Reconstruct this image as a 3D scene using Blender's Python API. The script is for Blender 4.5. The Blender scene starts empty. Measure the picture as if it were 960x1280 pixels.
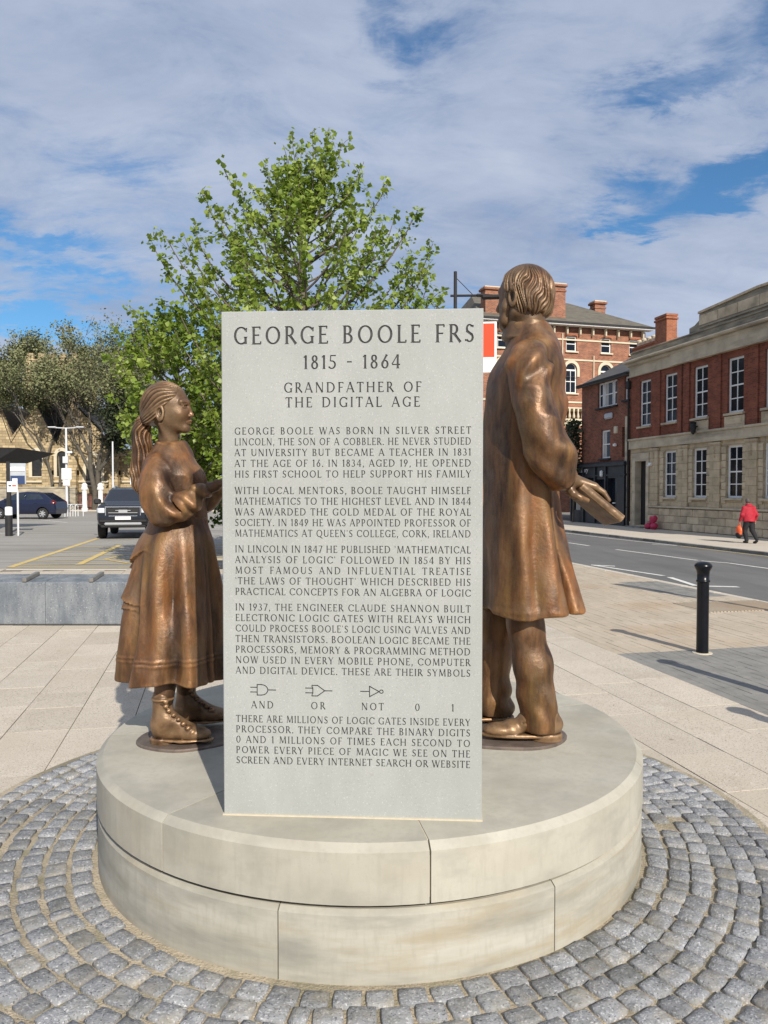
import bpy, math, random
import numpy as np
from math import sin, cos, pi, radians, sqrt, atan2
from mathutils import Vector, Matrix
from mathutils.geometry import delaunay_2d_cdt

random.seed(7); np.random.seed(7)
SC = bpy.context.scene
COL = SC.collection

# ------------------------------------------------------------------ camera
CAM_H = 1.7
cam = bpy.data.objects.new("camera", bpy.data.cameras.new("camera"))
COL.objects.link(cam)
cam.location = (0, 0, CAM_H)
cam.rotation_euler = (radians(90 - 1.6), 0, 0)
cam.data.sensor_fit = 'VERTICAL'
cam.data.sensor_height = 24.0
cam.data.lens = 24.0 * 962 / 1280
cam.data.clip_start = 0.05
cam.data.clip_end = 4000
SC.camera = cam
SC.render.resolution_x, SC.render.resolution_y = 768, 1024
SC.view_settings.view_transform = 'Standard'
SC.view_settings.look = 'None'
SC.view_settings.exposure = 0.14
SC.view_settings.gamma = 1.0
SC.view_settings.use_curve_mapping = False

# ------------------------------------------------------------------ light
SUN_EL, SUN_AZ = radians(33.7), radians(21)      # azimuth: east of "behind the camera"
sdir = Vector((sin(SUN_AZ) * cos(SUN_EL), -cos(SUN_AZ) * cos(SUN_EL), sin(SUN_EL)))
sun = bpy.data.objects.new("sun", bpy.data.lights.new("sun", 'SUN'))
COL.objects.link(sun)
sun.data.energy = 5.0
sun.data.angle = radians(0.5)
sun.data.color = (1.0, 0.93, 0.82)
sun.rotation_euler = sdir.to_track_quat('Z', 'Y').to_euler()
sun.location = (6, -10, 20)

W = bpy.data.worlds.new("World"); SC.world = W; W.use_nodes = True
wn, wl = W.node_tree.nodes, W.node_tree.links
wn.clear()
def WN(t, **k):
    n = wn.new(t)
    for a, b in k.items(): setattr(n, a, b)
    return n
def wmath(op, a, b=None, clamp=False):
    n = WN('ShaderNodeMath', operation=op, use_clamp=clamp)
    for i, v in enumerate((a, b)):
        if v is None: continue
        if isinstance(v, (int, float)): n.inputs[i].default_value = v
        else: wl.new(v, n.inputs[i])
    return n.outputs[0]
sky = WN('ShaderNodeTexSky', sky_type='NISHITA')
sky.sun_disc = False
sky.sun_elevation = SUN_EL
sky.sun_rotation = radians(180) - SUN_AZ
sky.air_density = 1.0; sky.dust_density = 0.6; sky.ozone_density = 2.0
tc = WN('ShaderNodeTexCoord')
sep = WN('ShaderNodeSeparateXYZ'); wl.new(tc.outputs['Generated'], sep.inputs[0])
den = wmath('ADD', wmath('MAXIMUM', sep.outputs[2], 0.0), 0.22)
cmb = WN('ShaderNodeCombineXYZ')
wl.new(wmath('DIVIDE', sep.outputs[0], den), cmb.inputs[0])
wl.new(wmath('DIVIDE', sep.outputs[1], den), cmb.inputs[1])
def wnoise(scale, detail, rough, dist=0.0, off=(0, 0, 0), sc=(1, 1, 1)):
    m = WN('ShaderNodeMapping'); wl.new(cmb.outputs[0], m.inputs[0])
    m.inputs['Location'].default_value = off; m.inputs['Scale'].default_value = sc
    n = WN('ShaderNodeTexNoise'); wl.new(m.outputs[0], n.inputs['Vector'])
    n.inputs['Scale'].default_value = scale; n.inputs['Detail'].default_value = detail
    n.inputs['Roughness'].default_value = rough; n.inputs['Distortion'].default_value = dist
    return n.outputs['Fac']
base_n = wnoise(0.9, 10, 0.60, 0.5, (3.1, 1.7, 0), (1, 1.3, 1))
fine_n = wnoise(3.6, 9, 0.66, 0.7, (1, 5, 0), (1, 1.5, 1))
wisp_n = wnoise(8.0, 8, 0.68, 1.0, (4, 9, 0), (1, 2.0, 1))
cover = wmath('ADD', wmath('ADD', wmath('MULTIPLY', base_n, 1.9), wmath('MULTIPLY', fine_n, 1.25)), wmath('MULTIPLY', wisp_n, 0.55))
cover = wmath('SUBTRACT', cover, 1.22)
az_raw = wmath('ARCTAN2', sep.outputs[0], sep.outputs[1])
az_w = wmath('ADD', az_raw, wmath('MULTIPLY', wmath('SUBTRACT', wnoise(5.0, 6, 0.6, 0.3, (8, 3, 0)), 0.5), 0.34))
el_w = wmath('ADD', sep.outputs[2], wmath('MULTIPLY', wmath('SUBTRACT', wnoise(6.0, 6, 0.65, 0.3, (2, 6, 0), (1, 1.6, 1)), 0.5), 0.13))
# thin places in the cloud deck: azimuth, height, half widths, depth
for (az, dz, sx, sz, amp) in [
        (0.415, 0.343, 0.085, 0.022, 1.35), (0.30, 0.312, 0.050, 0.010, 0.9), (0.03, 0.505, 0.055, 0.030, 0.85),
        (-0.44, 0.198, 0.09, 0.018, 1.15), (-0.37, 0.246, 0.06, 0.012, 0.8), (-0.322, 0.362, 0.05, 0.012, 0.45),
        (-0.425, 0.286, 0.08, 0.012, 0.7), (0.10, 0.215, 0.12, 0.018, 0.65), (0.35, 0.435, 0.07, 0.015, 0.7),
        (0.46, 0.48, 0.06, 0.025, 0.8), (-0.20, 0.185, 0.16, 0.016, 0.8), (-0.46, 0.40, 0.06, 0.02, 0.35)]:
    ga = wmath('POWER', wmath('ABSOLUTE', wmath('DIVIDE', wmath('SUBTRACT', az_w, az), sx)), 2)
    gz = wmath('POWER', wmath('ABSOLUTE', wmath('DIVIDE', wmath('SUBTRACT', el_w, dz), sz)), 2)
    g = wmath('MULTIPLY', wmath('EXPONENT', wmath('MULTIPLY', wmath('ADD', ga, gz), -0.6)), amp)
    cover = wmath('SUBTRACT', cover, g)
cov = WN('ShaderNodeMapRange', interpolation_type='SMOOTHSTEP')
wl.new(cover, cov.inputs['Value'])
for nm, v in (('From Min', -0.55), ('From Max', 0.62), ('To Min', 0.02), ('To Max', 0.94)): cov.inputs[nm].default_value = v
tone = WN('ShaderNodeValToRGB')
wl.new(wmath('ADD', wmath('MULTIPLY', wnoise(1.0, 9, 0.62, 0.5, (7, 2, 0), (1, 1.7, 1)), 0.72), wmath('MULTIPLY', fine_n, 0.28)), tone.inputs[0])
tone.color_ramp.elements[0].position = 0.36; tone.color_ramp.elements[0].color = (3.55, 4.35, 6.1, 1)
tone.color_ramp.elements[1].position = 0.64; tone.color_ramp.elements[1].color = (6.0, 6.65, 8.1, 1)
skyc = WN('ShaderNodeMixRGB', blend_type='MULTIPLY'); skyc.inputs[0].default_value = 1.0
wl.new(sky.outputs[0], skyc.inputs[1]); skyc.inputs[2].default_value = (0.62, 1.06, 1.34, 1)
mixc = WN('ShaderNodeMixRGB')
wl.new(cov.outputs[0], mixc.inputs[0]); wl.new(skyc.outputs[0], mixc.inputs[1]); wl.new(tone.outputs[0], mixc.inputs[2])
bg = WN('ShaderNodeBackground'); bg.inputs[1].default_value = 0.083
wl.new(mixc.outputs[0], bg.inputs[0])
wo = WN('ShaderNodeOutputWorld'); wl.new(bg.outputs[0], wo.inputs[0])

# ------------------------------------------------------------------ materials
def mat(name, cols, scale=6.0, rough=0.7, metal=0.0, bump=None, detail=6, stretch=(1, 1, 1), rnd=0.0,
        speck=None, spec=0.5, stains=None, coord='Object', rough_var=0.0, coat=0.0, patina=None):
    """cols: colours along a noise ramp; speck=(scale, colour, amount); stains=(scale, colour, amount, stretch)"""
    m = bpy.data.materials.new(name); m.use_nodes = True
    nt = m.node_tree; N, L = nt.nodes, nt.links
    b = N['Principled BSDF']
    b.inputs['Roughness'].default_value = rough; b.inputs['Metallic'].default_value = metal
    b.inputs['Specular IOR Level'].default_value = spec
    b.inputs['Coat Weight'].default_value = coat; b.inputs['Coat Roughness'].default_value = 0.08
    t = N.new('ShaderNodeTexCoord'); vec = t.outputs[coord]
    oi = N.new('ShaderNodeObjectInfo')
    off = N.new('ShaderNodeVectorMath'); off.operation = 'ADD'
    sc3 = N.new('ShaderNodeVectorMath'); sc3.operation = 'SCALE'
    sc3.inputs[0].default_value = (17, 31, 23); L.new(oi.outputs['Random'], sc3.inputs['Scale'])
    L.new(vec, off.inputs[0]); L.new(sc3.outputs[0], off.inputs[1]); vec = off.outputs[0]
    def noise(s, st=(1, 1, 1), d=6, r=0.6):
        mp = N.new('ShaderNodeMapping'); L.new(vec, mp.inputs[0]); mp.inputs['Scale'].default_value = st
        n = N.new('ShaderNodeTexNoise'); L.new(mp.outputs[0], n.inputs['Vector'])
        n.inputs['Scale'].default_value = s; n.inputs['Detail'].default_value = d; n.inputs['Roughness'].default_value = r
        return n.outputs['Fac']
    def rgb(c): return (c[0], c[1], c[2], 1)
    if len(cols) == 1:
        c0 = N.new('ShaderNodeRGB'); c0.outputs[0].default_value = rgb(cols[0]); col = c0.outputs[0]
    else:
        r = N.new('ShaderNodeValToRGB'); L.new(noise(scale, stretch, detail), r.inputs[0])
        e = r.color_ramp.elements
        while len(e) < len(cols): e.new(0.5)
        for i, c in enumerate(cols):
            e[i].position = 0.30 + 0.40 * i / (len(cols) - 1); e[i].color = rgb(c)
        col = r.outputs[0]
    def mix(fac, c, mode='MIX'):
        nonlocal col
        x = N.new('ShaderNodeMixRGB'); x.blend_type = mode
        if isinstance(fac, float): x.inputs[0].default_value = fac
        else: L.new(fac, x.inputs[0])
        L.new(col, x.inputs[1])
        if isinstance(c, tuple): x.inputs[2].default_value = rgb(c)
        else: L.new(c, x.inputs[2])
        col = x.outputs[0]
    def mrange(v, a, b_, c=0.0, d=1.0):
        x = N.new('ShaderNodeMapRange'); L.new(v, x.inputs['Value'])
        for nm, q in (('From Min', a), ('From Max', b_), ('To Min', c), ('To Max', d)): x.inputs[nm].default_value = q
        return x.outputs[0]
    for sk in ([speck] if isinstance(speck, tuple) else (speck or [])):
        mix(mrange(noise(sk[0], d=2, r=0.5), 0.5 + 0.22 * (1 - sk[2]), 0.62 + 0.22 * (1 - sk[2])), sk[1])
    for st in ([stains] if isinstance(stains, tuple) else (stains or [])):
        mix(mrange(noise(st[0], st[3], 5), 0.50, 0.68, 0.0, st[2]), st[1])
    if patina:  # crease shade painted into the tarnish colour: hollows darker, ridges lighter
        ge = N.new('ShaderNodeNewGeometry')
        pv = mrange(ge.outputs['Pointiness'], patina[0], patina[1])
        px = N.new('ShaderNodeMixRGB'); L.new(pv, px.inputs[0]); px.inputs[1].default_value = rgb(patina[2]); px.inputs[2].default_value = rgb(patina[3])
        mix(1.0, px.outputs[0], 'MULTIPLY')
    if rnd:
        v = mrange(oi.outputs['Random'], 0, 1, 1 - rnd, 1 + rnd)
        cx = N.new('ShaderNodeCombineXYZ')
        for i in range(3): L.new(v, cx.inputs[i])
        mix(1.0, cx.outputs[0], 'MULTIPLY')
    L.new(col, b.inputs['Base Color'])
    if rough_var:
        L.new(mrange(noise(scale * 2.3), 0.3, 0.7, rough - rough_var, rough + rough_var), b.inputs['Roughness'])
    if bump:
        bs = bump if isinstance(bump, list) else [bump]
        prev = None
        for (s, stg, dist) in bs:
            bn = N.new('ShaderNodeBump'); bn.inputs['Strength'].default_value = stg; bn.inputs['Distance'].default_value = dist
            L.new(noise(s, d=4), bn.inputs['Height'])
            if prev: L.new(prev, bn.inputs['Normal'])
            prev = bn.outputs[0]
        L.new(prev, b.inputs['Normal'])
    return m

def brick_mat(name, c1, c2, mortar, bw=0.225, bh=0.075, ms=0.010, bump=0.35, face='x', stain=None, off=0.5, var=(0.10, 0.9)):
    m = bpy.data.materials.new(name); m.use_nodes = True
    N, L = m.node_tree.nodes, m.node_tree.links
    b = N['Principled BSDF']; b.inputs['Roughness'].default_value = 0.88; b.inputs['Specular IOR Level'].default_value = 0.25
    t = N.new('ShaderNodeTexCoord'); s = N.new('ShaderNodeSeparateXYZ'); L.new(t.outputs['Object'], s.inputs[0])
    ad = N.new('ShaderNodeMath'); L.new(s.outputs[0], ad.inputs[0]); L.new(s.outputs[1], ad.inputs[1])
    c = N.new('ShaderNodeCombineXYZ'); L.new(ad.outputs[0], c.inputs[0]); L.new(s.outputs[2], c.inputs[1])
    br = N.new('ShaderNodeTexBrick'); L.new(c.outputs[0], br.inputs['Vector'])
    br.offset = off
    for k, v in (('Scale', 1.0), ('Brick Width', bw), ('Row Height', bh), ('Mortar Size', ms), ('Mortar Smooth', 0.2), ('Bias', 0.0)):
        br.inputs[k].default_value = v
    br.inputs['Color1'].default_value = (*c1, 1); br.inputs['Color2'].default_value = (*c2, 1); br.inputs['Mortar'].default_value = (*mortar, 1)
    n = N.new('ShaderNodeTexNoise'); L.new(c.outputs[0], n.inputs['Vector']); n.inputs['Scale'].default_value = 1.3; n.inputs['Detail'].default_value = 8; n.inputs['Roughness'].default_value = 0.75
    r = N.new('ShaderNodeMapRange'); L.new(n.outputs['Fac'], r.inputs['Value'])
    for k, v in (('From Min', 0.3), ('From Max', 0.72), ('To Min', 0.62), ('To Max', 1.25)): r.inputs[k].default_value = v
    cx = N.new('ShaderNodeCombineXYZ')
    for i in range(3): L.new(r.outputs[0], cx.inputs[i])
    x = N.new('ShaderNodeMixRGB'); x.blend_type = 'MULTIPLY'; x.inputs[0].default_value = 1
    L.new(br.outputs['Color'], x.inputs[1]); L.new(cx.outputs[0], x.inputs[2])
    L.new(x.outputs[0], b.inputs['Base Color'])
    bp = N.new('ShaderNodeBump'); bp.invert = True; bp.inputs['Strength'].default_value = bump; bp.inputs['Distance'].default_value = 0.01
    L.new(br.outputs['Fac'], bp.inputs['Height']); L.new(bp.outputs[0], b.inputs['Normal'])
    return m

M = {}
def add_mat(key, *a, **k): M[key] = mat(key, *a, **k)
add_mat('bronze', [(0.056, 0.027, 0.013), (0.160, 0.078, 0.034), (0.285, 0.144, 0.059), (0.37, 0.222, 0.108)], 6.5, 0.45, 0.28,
        bump=[(48, 0.45, 0.005), (210, 0.35, 0.0018)], stretch=(1.5, 1.5, 0.35), stains=[(3.6, (0.34, 0.130, 0.034), 0.95, (2.0, 2.0, 0.22)), (4.4, (0.28, 0.165, 0.055), 0.8, (2.0, 2.0, 0.3)), (4.9, (0.040, 0.021, 0.013), 0.95, (1.8, 1.8, 0.35)), (26, (0.10, 0.055, 0.032), 0.45, (1, 1, .35)), (11, (0.30, 0.21, 0.14), .35, (1, 1, .6))], rough_var=0.10, detail=10, patina=(0.46, 0.54, (0.20, 0.18, 0.17), (1.22, 1.22, 1.22)))
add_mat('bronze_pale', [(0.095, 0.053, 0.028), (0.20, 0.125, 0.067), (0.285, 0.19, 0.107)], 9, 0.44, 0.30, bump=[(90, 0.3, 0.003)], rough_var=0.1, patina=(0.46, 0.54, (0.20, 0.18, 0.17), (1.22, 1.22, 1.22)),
        stains=(5, (0.20, 0.085, 0.03), 0.6, (1, 1, 1)))
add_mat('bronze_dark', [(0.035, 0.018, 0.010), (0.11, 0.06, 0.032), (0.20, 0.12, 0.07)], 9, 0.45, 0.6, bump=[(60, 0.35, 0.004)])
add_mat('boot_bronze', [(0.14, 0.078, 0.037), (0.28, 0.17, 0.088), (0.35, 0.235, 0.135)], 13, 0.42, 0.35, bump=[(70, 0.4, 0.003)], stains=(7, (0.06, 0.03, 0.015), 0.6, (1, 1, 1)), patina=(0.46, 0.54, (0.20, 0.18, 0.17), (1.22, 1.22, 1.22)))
add_mat('plate_bronze', [(0.10, 0.078, 0.066), (0.16, 0.125, 0.105), (0.21, 0.17, 0.14)], 12, 0.55, 0.35, bump=[(60, 0.4, 0.003)])
add_mat('pedestal_stone', [(0.325, 0.31, 0.26), (0.40, 0.38, 0.32), (0.45, 0.43, 0.365)], 3.0, 0.8, bump=[(180, 0.12, 0.002), (12, 0.08, 0.006)], rnd=0.05,
        stains=[(4.5, (0.29, 0.28, 0.24), 0.55, (1, 1, 2)), (2.2, (0.38, 0.34, 0.26), 0.35, (0.8, 0.8, 2.0)), (20, (0.33, 0.315, 0.265), .4, (2, 2, .4))], speck=(260, (0.30, 0.27, 0.21), 0.25), spec=0.3)
add_mat('plinth_stone', [(0.28, 0.27, 0.228), (0.395, 0.376, 0.318), (0.45, 0.43, 0.37)], 2.1, 0.75, bump=[(160, 0.12, 0.002), (9, 0.10, 0.006)], rnd=0.05, stretch=(0.8, 0.8, 4.5),
        stains=[(2.6, (0.32, 0.26, 0.165), 0.6, (0.7, 0.7, 5)), (1.7, (0.19, 0.188, 0.165), 0.6, (1, 1, 3)), (26, (.30, .285, .23), .35, (2, 2, .5))], spec=0.35)
add_mat('mortar_line', [(0.50, 0.44, 0.33), (0.58, 0.52, 0.40)], 40, 0.9)
add_mat('slab_stone', [(0.315, 0.326, 0.314), (0.362, 0.373, 0.361)], 5, 0.75, bump=[(420, 0.15, 0.0012)], speck=[(230, (0.47, 0.48, 0.46), 0.45), (190, (0.25, 0.265, 0.25), 0.42), (34, (0.30, 0.30, 0.27), .07)], stains=[(1.6, (0.31, 0.325, 0.30), .5, (2.5, 2.5, .35))], spec=0.35, stretch=(1.5, 1.5, 0.6))
add_mat('cut_letter', [(0.042, 0.042, 0.042), (0.08, 0.08, 0.078)], 60, 0.8, spec=0.2)
add_mat('sett', [(0.165, 0.17, 0.18), (0.24, 0.245, 0.255), (0.305, 0.308, 0.315)], 14, 0.8, bump=[(38, 0.6, 0.010), (130, 0.7, 0.005)], rnd=0.24,
        speck=[(105, (0.47, 0.47, 0.475), 0.70), (125, (0.07, 0.073, 0.08), 0.62), (60, (0.33, 0.33, 0.34), .5)], stains=[(6, (0.30, 0.265, 0.20), 0.6, (1, 1, 1)), (9, (0.13, 0.13, 0.10), .45, (1, 1, 1))])
add_mat('sand_joint', [(0.27, 0.23, 0.165), (0.44, 0.37, 0.265), (0.52, 0.445, 0.33)], 5, 0.95, bump=[(90, 1.0, 0.012)], speck=[(120, (0.20, 0.17, 0.125), 0.6), (150, (0.60, 0.53, 0.42), .4)], stains=[(1.6, (0.17, 0.15, 0.10), .75, (1, 1, 1)), (4.0, (0.12, 0.13, 0.07), .5, (1, 1, 1))])
add_mat('flag', [(0.47, 0.412, 0.335), (0.53, 0.47, 0.39), (0.575, 0.517, 0.435)], 2.6, 0.88, bump=[(150, 0.5, 0.004)], rnd=0.06,
        speck=[(95, (0.22, 0.185, 0.14), 0.70), (120, (0.66, 0.61, 0.53), 0.55), (60, (0.36, 0.31, 0.24), 0.35), (13, (0.26, 0.225, 0.18), 0.10)], stains=[(1.3, (0.42, 0.36, 0.275), 0.5, (1, 1, 1)), (12, (0.44, 0.385, 0.305), 0.4, (1, 1, 1))], spec=0.2)
add_mat('block_buff', [(0.43, 0.365, 0.28), (0.50, 0.43, 0.34)], 1.1, 0.88, bump=[(250, 0.3, 0.002)], speck=(70, (0.30, 0.255, 0.19), 0.6), stains=[(0.7, (0.40, 0.29, 0.19), 0.6, (1, 1, 1)), (3, (0.36, 0.31, 0.24), 0.5, (1, 1, 1))], spec=0.2)
add_mat('block_grey', [(0.19, 0.185, 0.172), (0.28, 0.27, 0.25)], 3.5, 0.88, bump=[(250, 0.3, 0.002)], speck=(120, (0.14, 0.135, 0.125), 0.5), spec=0.2)
add_mat('joint_dark', [(0.15, 0.125, 0.095), (0.27, 0.23, 0.18)], 2.5, 0.95)
add_mat('asphalt', [(0.125, 0.124, 0.122), (0.155, 0.153, 0.15)], 0.7, 0.88, bump=[(70, 0.5, 0.01)], speck=(45, (0.21, 0.208, 0.2), 0.35), stains=[(0.22, (0.18, 0.176, 0.168), 0.7, (3, 0.5, 1)), (.6, (.10, .10, .098), .5, (2, .3, 1))], spec=0.3)
add_mat('asphalt_lot', [(0.28, 0.265, 0.238), (0.335, 0.318, 0.288)], 0.5, 0.92, bump=[(60, 0.6, 0.012)], speck=(30, (0.33, 0.31, 0.28), 0.45), stains=[(0.5, (0.18, 0.168, 0.148), 0.7, (0.22, 4, 1)), (.2, (.30, .285, .26), .5, (.4, 2, 1))], spec=0.25)
add_mat('white_line', [(0.62, 0.61, 0.57), (0.76, 0.75, 0.71)], 6, 0.75, stains=(9, (0.35, 0.34, 0.32), 0.5, (1, 1, 1)))
add_mat('yellow_line', [(0.56, 0.40, 0.12), (0.64, 0.49, 0.19)], 6, 0.8, stains=(5, (0.33, 0.28, 0.17), 0.6, (1, 1, 1)))
add_mat('kerb', [(0.14, 0.135, 0.12), (0.27, 0.26, 0.235)], 3, 0.85, rnd=0.3)
add_mat('pavement_far', [(0.47, 0.42, 0.35), (0.54, 0.49, 0.41)], 0.8, 0.9, bump=[(60, 0.3, 0.005)])
add_mat('earth', [(0.17, 0.15, 0.12), (0.24, 0.21, 0.17)], 0.3, 0.95)
add_mat('granite', [(0.105, 0.12, 0.14), (0.18, 0.195, 0.212), (0.24, 0.255, 0.268)], 3.2, 0.75, bump=[(140, 0.4, 0.004)], stretch=(2.0, 2.0, 0.9), speck=[(55, (0.36, 0.37, 0.38), 0.45), (65, (0.08, 0.095, 0.12), 0.6)],
        stains=[(2.0, (0.075, 0.095, 0.12), 0.85, (2.0, 2.0, 0.35))])
add_mat('granite_top', [(0.17, 0.175, 0.185), (0.23, 0.235, 0.245)], 6, 0.6, bump=[(120, 0.3, 0.003)], speck=(90, (0.32, 0.325, 0.33), 0.4))
add_mat('steel', [(0.30, 0.28, 0.26), (0.42, 0.40, 0.37)], 20, 0.4, 0.7)
add_mat('galvanised', [(0.62, 0.63, 0.64), (0.72, 0.73, 0.74)], 4, 0.5, 0.2)
add_mat('black_paint', [(0.003, 0.0035, 0.006), (0.006, 0.007, 0.010)], 20, 0.28, bump=[(60, 0.1, 0.002)], spec=0.35)
add_mat('black_matt', [(0.010, 0.010, 0.011), (0.02, 0.02, 0.021)], 8, 0.7)
add_mat('white_paint', [(0.72, 0.72, 0.70), (0.80, 0.80, 0.78)], 5, 0.55)
add_mat('glass', [(0.006, 0.009, 0.016), (0.014, 0.018, 0.028)], 0.8, 0.08, spec=0.3)
add_mat('church_glass', [(0.012, 0.012, 0.013), (0.035, 0.034, 0.032)], 3, 0.35)
add_mat('curtain', [(0.38, 0.37, 0.34), (0.52, 0.51, 0.48)], 5, 0.9, stretch=(6, 6, 0.3))
add_mat('leaf_bright', [(0.12, 0.205, 0.022), (0.235, 0.325, 0.045), (0.43, 0.51, 0.12)], 2.4, 0.45, spec=0.5)
add_mat('leaf_dark', [(0.045, 0.095, 0.014), (0.085, 0.155, 0.022), (0.135, 0.21, 0.035)], 2.4, 0.45)
add_mat('leaf_olive', [(0.095, 0.110, 0.042), (0.155, 0.168, 0.072), (0.23, 0.235, 0.115)], 0.5, 0.7)
add_mat('leaf_hedge', [(0.02, 0.032, 0.012), (0.045, 0.06, 0.022)], 1.5, 0.7)
for k in ('leaf_bright', 'leaf_dark'):
    nt = M[k].node_tree; b = nt.nodes['Principled BSDF']
    tr = nt.nodes.new('ShaderNodeBsdfTranslucent'); mx = nt.nodes.new('ShaderNodeMixShader'); mx.inputs[0].default_value = 0.42
    src = b.inputs['Base Color'].links[0].from_socket
    nt.links.new(src, tr.inputs[0]); nt.links.new(b.outputs[0], mx.inputs[1]); nt.links.new(tr.outputs[0], mx.inputs[2])
    nt.links.new(mx.outputs[0], nt.nodes['Material Output'].inputs[0])
add_mat('bark', [(0.075, 0.06, 0.045), (0.16, 0.135, 0.105)], 9, 0.9, bump=[(20, 0.6, 0.02)], stretch=(1, 1, 0.3))
add_mat('bark_far', [(0.075, 0.066, 0.052), (0.13, 0.115, 0.09)], 5, 0.95)
M['brick_lit'] = brick_mat('brick_lit', (0.37, 0.135, 0.070), (0.19, 0.068, 0.045), (0.36, 0.25, 0.18))
M['brick_deep'] = brick_mat('brick_deep', (0.29, 0.085, 0.045), (0.17, 0.048, 0.028), (0.20, 0.11, 0.08))
M['brick_shop'] = brick_mat('brick_shop', (0.29, 0.085, 0.045), (0.13, 0.042, 0.03), (0.27, 0.18, 0.13))
M['brick_chimney'] = brick_mat('brick_chimney', (0.40, 0.13, 0.06), (0.29, 0.09, 0.045), (0.36, 0.22, 0.15))
M['brick_wall'] = brick_mat('brick_wall', (0.22, 0.085, 0.06), (0.15, 0.06, 0.045), (0.18, 0.12, 0.10))
M['church_wall'] = brick_mat('church_wall', (0.55, 0.43, 0.25), (0.33, 0.255, 0.15), (0.24, 0.19, 0.12), bw=0.55, bh=0.24, ms=0.02)
M['ashlar'] = brick_mat('ashlar', (0.56, 0.46, 0.315), (0.45, 0.37, 0.25), (0.26, 0.205, 0.14), bw=0.95, bh=0.36, ms=0.010)
add_mat('stone_trim', [(0.38, 0.325, 0.235), (0.50, 0.43, 0.315), (0.58, 0.50, 0.37)], 1.6, 0.88, bump=[(40, 0.2, 0.005)], stains=[(0.8, (0.15, 0.135, 0.11), 0.6, (0.4, 0.4, 2.5))])
add_mat('stone_block', [(0.40, 0.325, 0.22), (0.53, 0.435, 0.30), (0.60, 0.50, 0.355)], 2.4, 0.88, bump=[(30, 0.3, 0.006)], rnd=0.16, stains=[(1.4, (0.17, 0.145, 0.11), 0.55, (1, 1, 1))])
add_mat('stone_weathered', [(0.14, 0.13, 0.105), (0.30, 0.265, 0.20), (0.46, 0.40, 0.295)], 2.2, 0.9, bump=[(30, 0.3, 0.006)], stretch=(0.5, 0.5, 2.2), rnd=0.12)
add_mat('cream_stone', [(0.55, 0.48, 0.35), (0.64, 0.57, 0.43)], 2, 0.85)
add_mat('slate', [(0.085, 0.075, 0.058), (0.15, 0.135, 0.105)], 1.8, 0.8, stretch=(1, 1, 3), bump=[(6, 0.4, 0.02)])
add_mat('slate_dark', [(0.055, 0.055, 0.055), (0.095, 0.092, 0.088)], 1.8, 0.75, stretch=(1, 1, 3), bump=[(6, 0.4, 0.02)])
add_mat('shop_front', [(0.008, 0.011, 0.016), (0.015, 0.019, 0.026)], 3, 0.45)
add_mat('navy_paint', [(0.006, 0.010, 0.034), (0.008, 0.013, 0.042)], 2, 0.25, metal=0.2, coat=0.8)
add_mat('slate_paint', [(0.008, 0.010, 0.016), (0.011, 0.014, 0.021)], 2, 0.22, metal=0.2, coat=0.8)
add_mat('car_glass', [(0.010, 0.014, 0.02), (0.03, 0.045, 0.065)], 1.2, 0.05, spec=0.7)
add_mat('chrome', [(0.62, 0.63, 0.64)], 1, 0.22, 0.85)
add_mat('silver_plastic', [(0.42, 0.43, 0.44), (0.5, 0.51, 0.52)], 3, 0.4, 0.4)
add_mat('rubber', [(0.012, 0.012, 0.012), (0.022, 0.022, 0.022)], 10, 0.85)
add_mat('red_lens', [(0.10, 0.006, 0.006)], 1, 0.2)
add_mat('lamp_lens', [(0.55, 0.57, 0.6), (0.7, 0.72, 0.75)], 12, 0.12)
add_mat('red_cloth', [(0.32, 0.008, 0.022), (0.43, 0.013, 0.032)], 7, 0.75, bump=[(9, 0.5, 0.03)])
add_mat('black_cloth', [(0.010, 0.010, 0.013), (0.02, 0.02, 0.024)], 7, 0.85, bump=[(9, 0.5, 0.03)])
add_mat('skin', [(0.46, 0.25, 0.18), (0.54, 0.31, 0.23)], 6, 0.55)
add_mat('grey_hair', [(0.04, 0.035, 0.03), (0.11, 0.10, 0.095)], 30, 0.7)
add_mat('orange_plastic', [(0.72, 0.10, 0.03), (0.80, 0.16, 0.05)], 4, 0.4)
add_mat('crimson_plastic', [(0.40, 0.012, 0.06), (0.55, 0.03, 0.10)], 5, 0.45, bump=[(14, 0.6, 0.03)])
add_mat('sign_red', [(0.86, 0.055, 0.008)], 1, 0.5)
add_mat('sign_white', [(0.78, 0.79, 0.80)], 1, 0.5)
add_mat('sign_grey', [(0.40, 0.43, 0.46), (0.48, 0.50, 0.53)], 3, 0.5)
add_mat('sign_blue', [(0.03, 0.055, 0.14)], 1, 0.5)

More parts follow.
